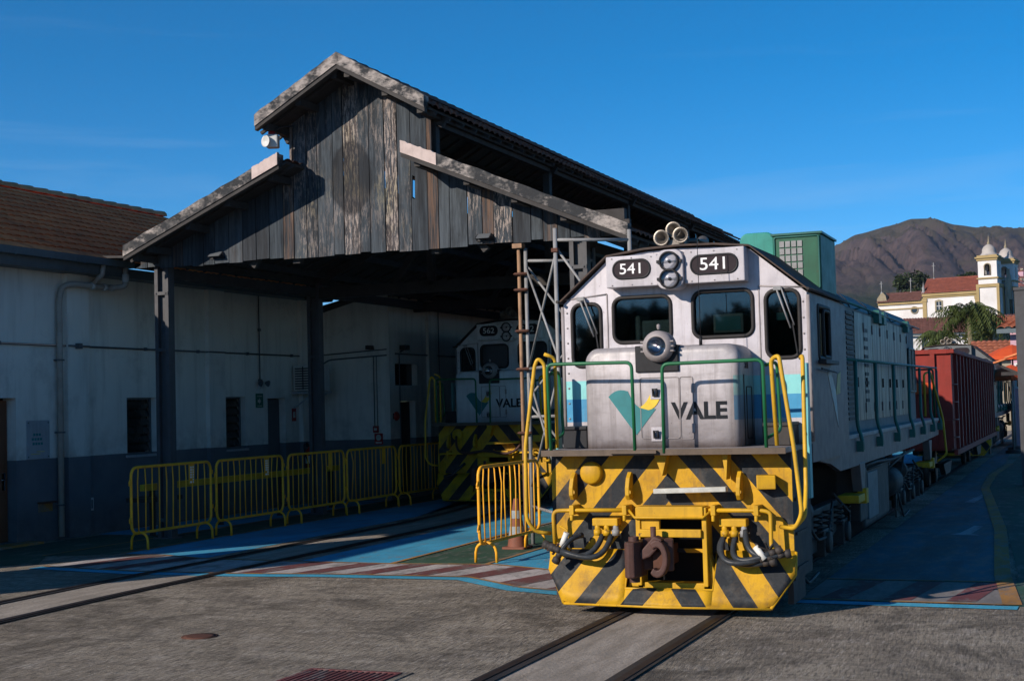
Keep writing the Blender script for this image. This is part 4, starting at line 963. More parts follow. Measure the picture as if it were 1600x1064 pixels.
# ------------------------------------------------------------------ tiled roof slopes
def tile_slope(b, o, along, down, length, slope, pitch=.235, row=.36, amp=.045, samples=6, sag=0., lipk=.032):
    o, along, down = Vector(o), Vector(along).normalized(), Vector(down).normalized()
    nrm = along.cross(down)
    if nrm.z < 0: nrm = -nrm
    nt = int(length/pitch); nr = max(1, int(round(slope/row))); row = slope/nr
    cols = nt*samples+1
    V = []; F = []; base = len(b.v)
    jit = [[random.uniform(-.012, .012) for _ in range(nr)] for _ in range(nt+1)]
    for r_ in range(nr):
        for e in (0, 1):
            for c in range(cols):
                k = min(c//samples, nt-1); ph = (c % samples)/samples
                h = amp*abs(math.sin(PI*ph))**.7 if ph else 0.
                d = (r_+e*1.06)*row+jit[k][r_]*(1 if e else 0)
                lift = .012+e*lipk
                sg = -sag*math.sin(PI*min(1, max(0, c/cols)))
                V.append(o+along*(c*pitch/samples)+down*d+nrm*(h+lift)+Vector((0, 0, sg+.012*noise.noise((c*.05, r_*.7, 3)))))
    tones = [[random.random() for _ in range(nr)] for _ in range(nt)]
    for r_ in range(nr):
        a0 = (2*r_)*cols; a1 = a0+cols
        for c in range(cols-1):
            b.tone = (tones[min(c//samples, nt-1)][r_],)*3
            b.f.append([base+a0+c, base+a0+c+1, base+a1+c+1, base+a1+c]); b.mi.append(b.m); b.sm.append(True); b.tn.append(b.tone)
            if r_ < nr-1:
                a2 = a1+cols
                b.f.append([base+a1+c, base+a1+c+1, base+a2+c+1, base+a2+c]); b.mi.append(b.m); b.sm.append(False); b.tn.append(b.tone)
    # front lip under the lowest row
    b.v += [tuple(v) for v in V]
    lo = len(b.v); a1 = (2*nr-1)*cols
    b.v += [tuple(V[a1+c]-nrm*.03) for c in range(cols)]
    for c in range(cols-1):
        b.tone = (tones[min(c//samples, nt-1)][nr-1],)*3
        b.f.append([base+a1+c, base+a1+c+1, lo+c+1, lo+c]); b.mi.append(b.m); b.sm.append(False); b.tn.append(b.tone)
    return b
def ridge_caps(b, p0, p1, r=.12, step=.40):
    p0, p1 = Vector(p0), Vector(p1); d = (p1-p0).normalized(); n = int((p1-p0).length/step); side = Vector((-d.y, d.x, 0))
    for i in range(n):
        b.tone = (random.random(),)*3
        a = p0+d*step*i; c = a+d*(step+.05); vs = []
        for q, rr_ in ((a, r*.86), (c, r*1.08)):
            for k in range(7): an = PI*k/6; vs.append(q+side*math.cos(an)*rr_+Vector((0, 0, math.sin(an)*rr_*.9-.02)))
        b.add(vs, [(k, k+1, 8+k, 7+k) for k in range(6)], True); b.add(vs[7:], [tuple(range(7))])
    return b

# ------------------------------------------------------------------ timber train shed
XC, YG, YV, YE = -11.05, 21.0, 20.25, 42.8
ZB = 4.78
SH = empty('train_shed', (XC, YG, 0), 'old grey plank train shed with a raised clerestory roof over the shaded locomotive', 'train shed')
def zup(d): return 7.80-.556*d            # underside of the upper roof at distance d from the ridge line
def zlow(d): return 6.26-.425*(d-1.1)
O = Vector((XC, YG, 0))
def shedbuild(b, name, mat, parent=None, bevel=0):
    o = b.build(name, mat, None, bevel); o.parent = parent or SH
    o.matrix_parent_inverse = Matrix.Translation(-O) if parent is None else Matrix(); return o
# all shed meshes are written in world coordinates; the inverse keeps them there
b = B(); x = -15.58; rnd = random.Random(12)
edges = [x]
while x < -6.35:
    w = rnd.uniform(.19, .32); x = min(x+w, -6.32); edges.append(x)
def topz(x):
    d = abs(x-XC)
    return (zup(d) if d < 1.33 else zlow(d))-.01
for xa, xb in zip(edges, edges[1:]):
    if xb-xa < .05: continue
    g = .007; xa2, xb2 = xa+g, xb-g
    bot = ZB+rnd.uniform(-.025, .02)
    if xa < -15.2: bot += .03
    flake = rnd.random(); brown = rnd.random()
    mid = (xa+xb)/2
    flake = min(flake, .82)
    if -12.0 < mid < -10.1: flake = 1. if rnd.random() < .5 else .78; brown = max(brown, .8) if flake == 1. else brown*.6
    if mid > -8.6 and mid < -8.2: flake = 1.
    if mid < -12.6: flake *= .72
    b.tone = (rnd.random(), brown, flake)
    yo = rnd.uniform(-.012, .012)
    pts = [xa2]
    for br in (XC-1.33, XC, XC+1.33):
        if xa2 < br < xb2: pts += [br-1e-4, br+1e-4]
    pts.append(xb2)
    poly = [(xa2, bot), (xb2, bot+rnd.uniform(-.008, .008))]+[(q, topz(q)) for q in pts[::-1]]
    if xa2 < -10.06 < xb2:                # a slit broken out of this board
        c = -10.06
        b.plate(poly, [[(c-.028, 5.62), (c+.022, 5.60), (c+.03, 5.98), (c-.02, 6.0)]], YG-.03+yo, YG+yo)
    else: b.prism(poly, YG-.03+yo, YG+yo)
gab = shedbuild(b, 'gable_boards', 'old_planks')
b = B()
b.box(-15.5, -6.4, YG+.02, YG+.12, ZB+.04, ZB+.24); b.box(-12.42, -9.68, YG+.02, YG+.10, 6.2, 6.35)
shedbuild(b, 'gable_rail', 'timber_dark', gab)
# verge: cement capping over a thin fascia, four sloping runs
def verge(b, xa, za, xb, zb_, h, y0, y1, jag=True):
    n = 14; top = []; bot = []
    for i in range(n+1):
        u = i/n; x = xa+(xb-xa)*u; z = za+(zb_-za)*u
        top.append((x, z+h+(random.uniform(-.012, .012) if jag else 0))); bot.append((x, z))
    b.prism(bot+top[::-1], y0, y1)
b = B(); f = B()
eu = 1.56; ell, elr = 4.24, 4.86
for sx, el in ((-1, ell), (1, elr)):
    verge(b, XC, zup(0)+.0, XC+sx*eu, zup(eu)+.0, .20, YV-.02, YV+.16)
    verge(f, XC, zup(0)-.07, XC+sx*eu, zup(eu)-.07, .065, YV+.0, YV+.1, False)
    verge(b, XC+sx*1.12, zlow(1.12), XC+sx*el, zlow(el), .19, YV-.02, YV+.16)
    verge(f, XC+sx*1.12, zlow(1.12)-.07, XC+sx*el, zlow(el)-.07, .065, YV, YV+.1, False)
vg = shedbuild(b, 'verge', 'cement_verge'); shedbuild(f, 'fascia', 'timber_dark', vg)
for sx, u0, u1 in ((-1, 1.13, 1.62), (1, 1.13, 1.75)):
    b = B(); verge(b, XC+sx*u0, zlow(u0)+.005, XC+sx*u1, zlow(u1)+.005, .198, YV-.03, YV+.05); shedbuild(b, 'fresh_verge_end', 'verge_pale', vg)
# roofs
def slope_pts(sx, d0, d1, f_): return (XC+sx*d0, f_(d0)), (XC+sx*d1, f_(d1))
for nm, f_, d0, els, in (('upper_roof', zup, 0.0, (1.56, 1.56)), ('lower_roof', zlow, 1.05, (ell, elr))):
    for sx, el in ((-1, els[0]), (1, els[1])):
        b = B(); (xa, za), (xb, zb_) = slope_pts(sx, d0, el, f_)
        b.prism([(xa, za-.005), (xb, zb_-.005), (xb, zb_+.04), (xa, za+.04)], YV+.11, YE)
        rf = shedbuild(b, nm, 'timber_dark')
        b = B(); L_ = math.hypot(xb-xa, zb_-za)
        tile_slope(b, (xa, YV+.12, za+.05), (0, 1, 0), (xb-xa, 0, zb_-za), YE-YV-.15, L_+.06, samples=5, sag=.05)
        shedbuild(b, 'roof_tiles', 'old_tiles', rf)
b = B(); ridge_caps(b, (XC, YV+.1, zup(0)+.1), (XC, YE, zup(0)+.06)); shedbuild(b, 'ridge_tiles', 'old_tiles')
# frame: posts, trusses, purlins
PY_ = [21.15, 26.5, 31.8, 37.2, 42.5]
for y in PY_:
    for x in ((-15.1, -7.27) if y < 31 else (-7.27,)):
        b = B()
        for s_ in (-1, 1):
            b.box(x+s_*.11-.035, x+s_*.11+.035, y-.09, y+.09, 0, ZB+.1)
        b.box(x-.075, x+.075, y-.012, y+.012, 0, ZB+.1)
        p_ = shedbuild(b, 'post', 'steel_post')
        for z in (.3, 3.3, 4.3):
            b = B(); b.box(x-.14, x+.14, y-.10, y-.088, z, z+.06)
            for s_ in (-1, 1): b.lathe([(.016, 0), (.016, .008), (0, .012)], (x+s_*.10, y-.10, z+.03), (0, -1, 0), 7)
            shedbuild(b, 'batten_plate', 'steel_post', p_)
        b = B(); b.box(x-.2, x+.2, y-.15, y+.15, 0, .03); shedbuild(b, 'base_plate', 'steel_post', p_)
    b = B()
    b.box(-15.3, -6.5, y-.07, y+.07, ZB+.25 if y < 22 else 4.55, ZB+.42 if y < 22 else 4.78)
    for sx, el in ((-1, ell), (1, elr)):
        b.bar((XC+sx*1.0, y, zlow(1.0)-.14), (XC+sx*(el-.1), y, zlow(el-.1)-.14), .1, .16)
        b.bar((XC+sx*.05, y, zup(.05)-.14), (XC+sx*1.5, y, zup(1.5)-.14), .1, .14)
        b.bar((XC+sx*2.2, y, 4.7), (XC+sx*1.2, y, zlow(1.2)-.2), .09, .12)
        b.box(XC+sx*1.3-.07, XC+sx*1.3+.07, y-.07, y+.07, 4.7, zup(1.3)-.1)
    shedbuild(b, 'truss', 'timber_dark')
b = B()
for sx, el in ((-1, ell), (1, elr)):
    for d in (1.35, 2.2, 3.0, 3.8, el-.15): b.box(XC+sx*d-.05, XC+sx*d+.05, YV+.12, YE-.05, zlow(d)-.13, zlow(d)-.015)
    for d in (.12, .8, 1.42): b.box(XC+sx*d-.05, XC+sx*d+.05, YV+.12, YE-.05, zup(d)-.13, zup(d)-.015)
shedbuild(b, 'purlin_set', 'timber_dark')
b = B()
for sx, el in ((-1, ell), (1, elr)):
    y = YV+.3
    while y < YE:
        b.bar((XC+sx*1.0, y, zlow(1.0)-.03), (XC+sx*(el+.06), y, zlow(el+.06)-.03), .05, .05)
        b.bar((XC+sx*.0, y, zup(0)-.03), (XC+sx*1.62, y, zup(1.62)-.03), .05, .05); y += .55
shedbuild(b, 'rafter_set', 'timber_dark')
b = B()
for x in (-15.1, -7.27): b.box(x-.08, x+.08, 21.3, 42.4, 4.60, 4.78)
b.box(-9.80, -9.66, 21.2, 42.4, 6.80, 6.98); b.box(-12.44, -12.3, 21.2, 42.4, 6.80, 6.98)
shedbuild(b, 'wall_plate', 'timber_dark')
b = B(); b.prism([(-15.05, 5.02), (-16.97, 5.12), (-16.97, 5.16), (-15.05, 5.07)], 21.6, YE); shedbuild(b, 'valley_flashing', 'timber_dark')
# end wall of boards
b = B(); x = -15.6
while x < -6.4:
    b.tone = (rnd.random()*.6, rnd.random()*.5, 0)
    d = abs(x+.14-XC); b.box(x+.006, x+.274, YE-.28, YE-.25, .0, (zup(d) if d < 1.33 else zlow(d))-.15); x += .28
shedbuild(b, 'end_boards', 'old_planks')
# lamps and siren fixed to the gable are separate things
def floodlight(x, z, label):
    t = empty('floodlight', (x, YG-.04, z), label, 'floodlight', 'floodlights along the foot of the plank gable')
    b = B(); b.prism([(-.13, -.035), (-.02, .05), (.0, .04), (-.11, -.05)], -.13, .13, 'x'); b.build('lamp_body', 'black_paint', t, .006)
    b = B(); b.add([(-.11, -.136, -.038), (.11, -.136, -.038), (.11, -.028, .046), (-.11, -.028, .046)], [(0, 1, 2, 3)]); b.build('lamp_glass', 'conduit', t)
    B().bar((-.14, -.06, .0), (-.14, .0, -.06), .02).bar((.14, -.06, .0), (.14, .0, -.06), .02).box(-.15, .15, -.012, .012, -.075, -.05).build('bracket', 'black_paint', t)
floodlight(-13.85, 4.93, 'small black floodlight on the low left end of the plank gable')
floodlight(-8.80, 4.90, 'small black floodlight on the right part of the plank gable near the scaffold')
t = empty('alarm_siren', (-12.45, 20.55, 6.86), 'white siren box with red top hanging under the left upper eave of the shed', 'siren')
b = B(); b.box(-.10, .10, -.09, .09, -.26, -.04, R(18)); b.build('casing', 'white_box', t, .02)
B().lathe([(.06, 0), (.06, .05), (.03, .08), (0, .08)], (-.02, 0, -.04), seg=12).build('beacon', 'red_paint', t)
B().lathe([(.02, 0), (.09, .04), (.10, .06), (.08, .05), (0, .03)], (-.04, -.09, -.16), (-.3, -1, 0), 16).build('horn_mouth', 'white_box', t)
B().tube([(0, 0, .04), (.12, .1, .10), (.3, .2, .12)], .015, 6).build('bracket', 'dark_steel', t)

# ------------------------------------------------------------------ station building at the left
WX = -17.2
SB = empty('station_building', (WX, 12.8, 0), 'long white and slate blue plastered station building with a clay tile roof at the left', 'building')
OB = Vector((WX, 12.8, 0))
def sbuild(b, name, mat, parent=None, bevel=0, root=None, org=None):
    o = b.build(name, mat, None, bevel); o.parent = parent or root or SB
    o.matrix_parent_inverse = Matrix.Translation(-(org if org is not None else OB)) if parent is None else Matrix(); return o
win = [[(22.82, 1.42), (23.76, 1.42), (23.76, 2.53), (22.82, 2.53)], [(26.16, 1.40), (27.02, 1.40), (27.02, 2.53), (26.16, 2.53)]]
dor = [[(18.55, .05), (19.73, .05), (19.73, 2.54), (18.55, 2.54)], [(27.95, .05), (28.72, .05), (28.72, 2.49), (27.95, 2.49)], ]
b = B(); b.plate([(12.8, 0), (30.42, 0), (30.42, 4.92), (12.8, 4.92)], win+dor, WX-.28, WX, 'x')
for ya, yb in ((20.99, 21.59), (25.5, 26.10), (29.35, 29.75)): b.box(WX-.01, WX+.10, ya, yb, 0, 4.9)
b.box(WX-7, WX-.28, 12.8, 13.05, 0, 4.9); b.prism([(WX, 4.9), (WX-7.0, 4.9), (WX-3.4, 6.7)], 12.82, 13.0)
sbuild(b, 'wall', 'station_plaster')
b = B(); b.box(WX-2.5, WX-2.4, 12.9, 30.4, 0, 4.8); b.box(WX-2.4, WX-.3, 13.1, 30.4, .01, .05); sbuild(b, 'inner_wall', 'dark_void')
for w in win:
    y0, y1, z0, z1 = w[0][0], w[1][0], w[0][1], w[2][1]
    b = B()
    b.box(WX-.16, WX-.12, y0+.05, y1-.05, z0, z0+.04); b.box(WX-.16, WX-.12, y0+.05, y1-.05, z1-.04, z1)
    b.box(WX-.16, WX-.12, y0, y0+.05, z0, z1); b.box(WX-.16, WX-.12, y1-.05, y1, z0, z1)
    fr = sbuild(b, 'window_frame', 'conduit')
    b = B()
    for k in range(6):
        z = z0+.06+k*(z1-z0-.1)/6; b.prism([(WX-.19, z+.17), (WX-.185, z+.175), (WX-.115, z+.005), (WX-.12, z)], y0+.055, y1-.055, 'y')
    sbuild(b, 'louvre_pane', 'louvre_glass', fr)
    b = B(); b.box(WX-.02, WX+.05, y0-.05, y1+.05, z0-.05, z0-.002); sbuild(b, 'window_sill', 'pipe_painted', fr)
b = B(); b.box(WX-.22, WX-.17, 18.58, 19.70, .06, 2.5)
for z in (.3, 1.4):
    for y in (18.68, 19.18): b.box(WX-.172, WX-.155, y, y+.42, z, z+.95)
dd = sbuild(b, 'door', 'brown_door', None, .008)
b = B(); b.box(WX-.17, WX-.155, 19.55, 19.63, .95, 1.25); b.tube([(WX-.15, 19.59, 1.13), (WX-.10, 19.59, 1.13), (WX-.10, 19.47, 1.13)], .012, 6); sbuild(b, 'handle', 'chrome', dd)
b = B(); b.box(WX-.155, WX-.15, 19.30, 19.40, 1.85, 2.03); sbuild(b, 'door_notice', 'white_box', dd)
b = B(); b.box(WX-.20, WX-.15, 27.98, 28.70, .06, 2.46); d2 = sbuild(b, 'door', 'conduit', None, .008)
b = B(); b.box(WX-.15, WX-.145, 28.06, 28.18, 1.72, 1.9); sbuild(b, 'door_notice', 'white_box', d2)
b = B(); b.box(WX-.3, WX+.35, 18.3, 20.0, 0, .045); sbuild(b, 'door_step', 'yellow_line')
# roof with tiles, ridge, gutter and downpipe
xe, ze, xr_, zr = -16.78, 5.08, -22.0, 7.28
b = B(); b.prism([(xe+.02, ze-.02), (xr_, zr-.02), (xr_, zr-.12), (xe+.05, ze-.10)], 12.72, 30.9); b.prism([(xr_, zr-.02), (-27.2, 5.04), (-27.2, 4.95), (xr_, zr-.12)], 12.72, 30.9); rf = sbuild(b, 'roof', 'timber_dark')
b = B(); tile_slope(b, (xr_, 12.72, zr), (0, 1, 0), (xe-xr_, 0, ze-zr), 18.15, math.hypot(xe-xr_, ze-zr)+.08, pitch=.215, row=.43, amp=.03, samples=7, lipk=.03)
tile_slope(b, (xr_, 12.72, zr), (0, 1, 0), (-27.2-xr_, 0, 5.04-zr), 18.15, 5.7, samples=4); sbuild(b, 'roof_tiles', 'clay_tiles', rf)
b = B(); ridge_caps(b, (xr_, 12.72, zr+.05), (xr_, 30.9, zr+.05), .15, .5); sbuild(b, 'ridge_tiles', 'clay_tiles', rf)
b = B()
b.prism([(-16.80, 4.97), (-16.80, 5.06), (-16.79, 5.06), (-16.78, 4.99), (-16.66, 4.99), (-16.64, 5.09), (-16.62, 5.09), (-16.64, 4.97)], 12.75, 22.35)
b.box(-16.80, -16.63, 22.35, 22.37, 4.97, 5.07); g_ = sbuild(b, 'gutter', 'gutter_grey')
b = B(); b.box(WX, -16.80, 12.5, 30.35, 4.80, 4.93); b.box(-16.80, -16.78, 12.5, 30.35, 4.83, 4.97); sbuild(b, 'eaves_board', 'gutter_grey', g_)
b = B()
for y in [12.8+.9*k for k in range(11)]: b.box(-16.80, -16.625, y, y+.03, 4.955, 4.97)
sbuild(b, 'gutter_bracket', 'gutter_grey', g_)
b = B(); px = -16.98
b.tube(smoothpath([(-16.72, 22.2, 5.0), (-16.72, 22.2, 4.62), (px, 22.1, 4.60), (px, 21.0, 4.60), (px-.1, 20.82, 4.55), (-17.11, 20.78, 4.3), (-17.11, 20.78, .05)], .09), .055, 10)
b.tube([(-16.72, 21.55, 4.98), (-16.75, 21.55, 4.8), (px, 21.55, 4.63)], .05, 8)
dp = sbuild(b, 'downpipe', 'pvc')
b = B()
for y in (22.12, 21.9, 21.55): b.tube([(px, y-.05, 4.60), (px, y+.05, 4.60)], .066, 10)
b.tube([(-16.72, 22.2, 4.85), (-16.72, 22.2, 4.70)], .066, 10); sbuild(b, 'pipe_socket', 'white_box', dp)
for z in (.6, 1.9, 3.2):
    b = B(); b.box(-17.2, -17.05, 20.72, 20.84, z, z+.03); sbuild(b, 'pipe_clip', 'conduit', dp)

# second block standing forward under the shed roof
B2X, B2Y = -15.34, 30.42
S2 = empty('station_annexe', (B2X, B2Y, 0), 'pale plastered annexe with a projecting corner in the deep shade of the shed', 'building')
O2 = Vector((B2X, B2Y, 0))
b = B(); b.prism([(-22, 0), (B2X, 0), (B2X, 5.0), (-17.25, 4.52), (-22, 4.52)], B2Y, B2Y+.25, 'y'); sbuild(b, 'front_wall', 'station_plaster', None, 0, S2, O2)
b = B(); b.plate([(B2Y+.25, 0), (46, 0), (46, 5.0), (B2Y+.25, 5.0)], [[(30.72, 2.74), (31.95, 2.74), (31.95, 3.27), (30.72, 3.27)], [(30.95, .05), (31.8, .05), (31.8, 2.36), (30.95, 2.36)]], B2X-.25, B2X-.002, 'x')
b.box(B2X-.01, B2X+.08, 32.5, 33.0, 0, 4.9); sbuild(b, 'side_wall', 'station_plaster', None, 0, S2, O2)
b = B(); b.box(B2X-.2, B2X-.15, 30.97, 31.78, .06, 2.34); d3 = sbuild(b, 'door', 'dark_steel', None, 0, S2, O2)
b = B(); b.box(B2X-.2, B2X-.15, 30.72, 31.95, 2.74, 3.27); sbuild(b, 'window', 'dark_glass', None, 0, S2, O2)
b = B(); b.prism([(B2X+.3, 5.12), (-17.3, 4.62), (-22, 4.62), (-22, 4.55), (-17.3, 4.55), (B2X+.3, 5.04)], B2Y-.35, 46); sbuild(b, 'roof', 'timber_dark', None, 0, S2, O2)
# unseen blank wall added at the left to cast the foreground shadow
S3 = empty('shadow_wall', (-16.9, 7.2, 0), 'unseen plain rendered wall added left of the yard for its foreground shadow', 'wall')
O3 = Vector((-16.9, 7.2, 0))
b = B(); b.box(-17.05, -16.9, 7.3, 12.15, 0, 5.4); sbuild(b, 'wall', 'beige_wall', None, 0, S3, O3)
b = B(); b.box(-17.1, -16.85, 7.25, 12.2, 5.4, 5.5); sbuild(b, 'coping', 'stone', None, 0, S3, O3)
# ------------------------------------------------------------------ crowd barriers
def barrier(plate):
    t = empty('crowd_barrier', (0, 0, 0), 'x', 'barrier')
    hl, z0, z1 = 1.14, .28, 1.34
    B().tube([(0, y, z) for y, z in rr(-hl, z0, hl, z1, .14, 5)], .024, 8, True).build('frame', 'barricade_yellow', t)
    proto = None
    for k in range(11):
        y = -hl+2*hl*(k+1)/12
        bd = random.uniform(-.012, .012)*(3 if random.random() < .08 else 1); B().tube([(0, y, z0+.01), (bd*.5, y+bd, z0+.5), (bd, y+bd*.9, z0+.8), (0, y+random.uniform(-.008, .008), z1-.01)], .0115, 6).build('bar', 'barricade_yellow', t)
    for y in (-.93, .93):
        pts = [(-.16, y, 0.01), (-.155, y, .16)]+[(.15*math.cos(R(a)), y, .17+.12*math.sin(R(a))) for a in range(180, -1, -20)]+[(.155, y, .16), (.16, y, .01)]
        B().tube(pts, .021, 8).build('foot', 'barricade_yellow', t)
    b = B()
    for z in (.50, 1.10): b.tube([(0, -hl-.02, z-.04), (0, -hl-.05, z), (0, -hl-.02, z+.05)], .014, 6).box(-.02, .02, -hl-.04, -hl-.015, z-.05, z-.02)
    for z in (.55, 1.15): b.box(-.02, .02, hl+.015, hl+.045, z-.03, z+.04)
    b.build('hook', 'barricade_yellow', t)
    if plate:
        y = -hl+2*hl*9/12; w = 2*hl/24-.005
        pl = B().box(-.012, .0, y-w*.9, y+w*.9+.0, z1-.36, z1-.015).build('name_plate', 'barricade_yellow', t)
        if plate == 1:
            b = B(); rnd = random.Random(3)
            for k in range(7):
                z = z1-.06-k*.042
                for q in range(2): b.box(.0005, .003, y-w*.6+q*w*.65, y-w*.6+q*w*.65+w*.5, z-.028, z) if rnd.random() < .9 else None
            b.build('plate_letters', 'white_digit', pl)
    return t
GB = 'yellow tubular crowd barriers'
bl = [(-14.27, 20.14, 1, 'yellow crowd barrier at the left end of the row, nearest the brown door'),
      (-14.28, 22.58, 1, 'second yellow crowd barrier of the row from the brown door'),
      (-14.28, 25.02, 2, 'yellow crowd barrier at the middle of the row of five'),
      (-14.27, 27.38, 2, 'fourth yellow crowd barrier of the row, in front of the annexe corner'),
      (-14.22, 29.72, 0, 'yellow crowd barrier at the far end of the row beside the shaded locomotive'),
      (-7.79, 19.25, 0, 'lone yellow crowd barrier standing apart between the two locomotives')]
for x, y, pk, lab in bl:
    o = barrier(pk); o.location = (x, y, .004); o.rotation_euler = (0, 0, random.uniform(-.012, .012)); o['label'] = lab; o['group'] = GB
# traffic cone
t = empty('traffic_cone', (-8.12, 20.3, .004), 'faded orange traffic cone behind the lone barrier', 'traffic cone')
B().prism(rr(-.19, -.19, .19, .19, .04, 3), 0, .035, 'z').build('base', 'cone_orange', t, .006)
B().lathe([(.15, .035), (.125, .20), (.105, .34), (.075, .54), (.045, .74), (.04, .76), (.0, .76)], seg=24).build('cone_body', 'cone_orange', t)
B().lathe([(.128, .20), (.108, .34)], seg=24).lathe([(.092, .46), (.072, .58)], seg=24).build('reflective_band', 'arrow_white', t)
# yellow guard rail along the wall behind the barriers
t = empty('guard_rail', (-15.75, 21.3, 0), 'long low yellow guard rail in the shade along the station wall', 'guard rail')
b = B(); b.box(-.05, .05, 0, 7.2, .82, .94); b.build('beam', 'yellow_rail', t, .008)
for y in (.3, 2.5, 4.7, 6.9):
    B().box(-.04, .04, y-.04, y+.04, 0, .82).build('leg', 'dark_steel', t)
B().box(-.35, .2, .0, .95, .62, .70).build('shelf', 'dark_steel', t)
# ------------------------------------------------------------------ scaffold
SC = empty('scaffold_tower', (-7.1, 20.3, 0), 'grey steel pipe scaffold tower with cross braces beside the sunlit locomotive', 'scaffold')
A, Bp, Cp, Dp = Vector((-6.97, 19.2, 0)), Vector((-6.04, 19.81, 0)), Vector((-8.09, 20.9, 0)), Vector((-7.16, 21.5, 0))
o = Vector(SC.location)
def st(pts, r, mat='pole_grey', nm='brace', par=None): return B().tube([Vector(p)-o for p in pts], r, 9).build(nm, mat, par or SC)
Z_ = lambda p, z: (p.x, p.y, z)
for p, z in ((A, 4.72), (Bp, 4.70), (Cp, 4.66), (Dp, 4.66)):
    q = st([Z_(p, 0), Z_(p, z)], .031, 'pole_grey', 'standard')
    B().lathe([(.07, 0), (.07, .012), (.0, .012)], Vector(Z_(p, .001))-o, seg=12).build('base_plate', 'dark_steel', q)
for p, q, z in ((A, Bp, 4.55), (Cp, Dp, 4.46), (A, Bp, 2.0), (Cp, Dp, 2.0), (A, Cp, 2.75), (A, Cp, .6), (Bp, Dp, 2.0)): st([Z_(p, z), Z_(q, z)], .024, 'pole_grey', 'ledger')
for p, q, z0, z1 in ((Cp, A, 4.35, 2.85), (A, Cp, 4.35, 2.75), (Cp, A, 2.65, .9), (A, Cp, 2.65, .9), (A, Bp, 4.45, 2.9), (Cp, Dp, 4.40, 2.9), (Dp, Cp, 3.6, 2.3), (Cp, Dp, 2.2, .8)): st([Z_(p, z0), Z_(q, z1)], .018)
bp = st([(-8.19, 20.86, 0), (-8.19, 20.86, 4.72)], .030, 'pole_brown', 'brown_pole')
b = B(); b.box(-8.27-o.x, -8.11-o.x, 20.78-o.y, 20.94-o.y, 4.66, 4.73); b.build('pole_head', 'pole_brown', bp)
for z in (4.25, 4.0, 3.35, 2.75, 1.75):
    b = B(); c = Vector((-8.14, 20.84, z))-o
    b.box(c.x-.11, c.x+.09, c.y-.05, c.y+.05, z-.022, z+.022); b.tube([c+Vector((-.12, -.06, 0)), c+Vector((.12, -.06, 0))], .012, 6)
    b.build('coupler', 'rust', bp, .008)
for p, z in ((A, 4.40), (A, 2.75), (Cp, 2.75), (A, .6)):
    c = Vector(Z_(p, z))-o; B().box(c.x-.05, c.x+.05, c.y-.05, c.y+.05, c.z-.03, c.z+.03).build('coupler', 'rust', SC, .008)

# ------------------------------------------------------------------ fittings on the station wall
def tagged(o, label, cat, group=None): return tag(o, label, cat, group)
def at0(name, loc, label, cat, group=None): return empty(name, loc, label, cat, group)
WXf = WX+.0
t = at0('cable_conduit', (WX+.03, 19, 3.48), 'thin grey conduit pipe running along the upper station wall', 'conduit')
B().tube([(0, -6, 0), (0, 1.98, 0), (.10, 2.02, 0), (.10, 2.57, 0), (0, 2.61, 0), (0, 6.48, 0), (.1, 6.52, 0), (.1, 7.08, 0), (0, 7.12, 0), (0, 11.38, 0)], .018, 6).build('pipe', 'conduit', t)
b = B()
for y in (0.3, 2.3, 4.4, 6.2, 8.1, 10): b.box(-.03, .03, y-.02, y+.02, -.03, .035)
b.box(-.02, .14, 2.2, 2.32, -.05, .05); b.build('clip', 'conduit', t)
t = at0('cable_conduit', (WX+.03, 27.6, 2.9), 'vertical conduit drop on the station wall above the green sign', 'conduit')
B().tube([(0, 0, 0), (0, 0, 2.0)], .016, 6).build('pipe', 'conduit', t); B().box(-.02, .04, -.04, .04, -.1, .02).box(-.02, .03, -.03, .03, 1.1, 1.16).build('junction_box', 'conduit', t)
t = at0('cable_conduit', (B2X-.1, B2Y-.03, 3.40), 'pair of conduits across the annexe front wall', 'conduit')
B().tube(smoothpath([(-1.7, 0, -.45), (-1.7, 0, -.1), (-1.5, 0, .0), (.05, 0, .06)], .08), .018, 6).tube([(-1.72, -.0, .12), (.05, 0, .2)], .014, 6).build('pipe', 'conduit', t)
B().tube([(-.30, -.01, .05), (-.30, -.01, -1.7)], .014, 6).tube([(-.22, -.01, .05), (-.22, -.01, -1.7)], .010, 6).build('drop_pipe', 'conduit', t)
t = at0('cable_conduit', (B2X+.03, 34, 3.5), 'conduit along the side wall of the annexe', 'conduit')
B().tube([(0, -3.3, 0), (0, 8, 0)], .02, 6).tube([(0, -3.1, 0), (0, -3.1, -3.2)], .016, 6).tube([(0, -.8, 1.3), (0, -.8, -1.4)], .014, 6).build('pipe', 'conduit', t)
# wall plaque, vent niche, socket plate
t = at0('notice_plate', (WX, 20.28, 1.80), 'pale acrylic notice plate on the wall beside the brown door', 'sign')
B().box(.0, .014, -.30, .30, -.34, .34).build('plate', 'pipe_painted', t, .004)
b = B()
for z, w in ((.09, .13), (.01, .17), (-.07, .15)):
    for k in range(int(w/.035)): b.box(.0145, .0165, -w+k*.07, -w+k*.07+.052, z-.022, z+.022)
b.build('plate_writing', 'logo_teal', t)
b = B(); b.box(.0145, .0165, -.2, .05, -.26, -.24); b.box(.0145, .0165, -.05, .16, -.22, -.20); b.build('plate_mark', 'faded_yellow', t)
b = B()
for yy in (-.26, .26):
    for zz in (-.3, .3): b.lathe([(.014, 0), (.014, .008), (0, .01)], (.014, yy, zz), (1, 0, 0), 8)
b.build('screw', 'chrome', t)
t = at0('wall_shelf', (WX, 20.45, .62), 'small brown metal niche low on the station wall by the downpipe', 'niche')
B().box(0, .10, -.2, .2, .05, .08).build('hood', 'rust', t); B().box(0, .02, -.18, .18, -.1, .048).build('back', 'yellow_line', t)
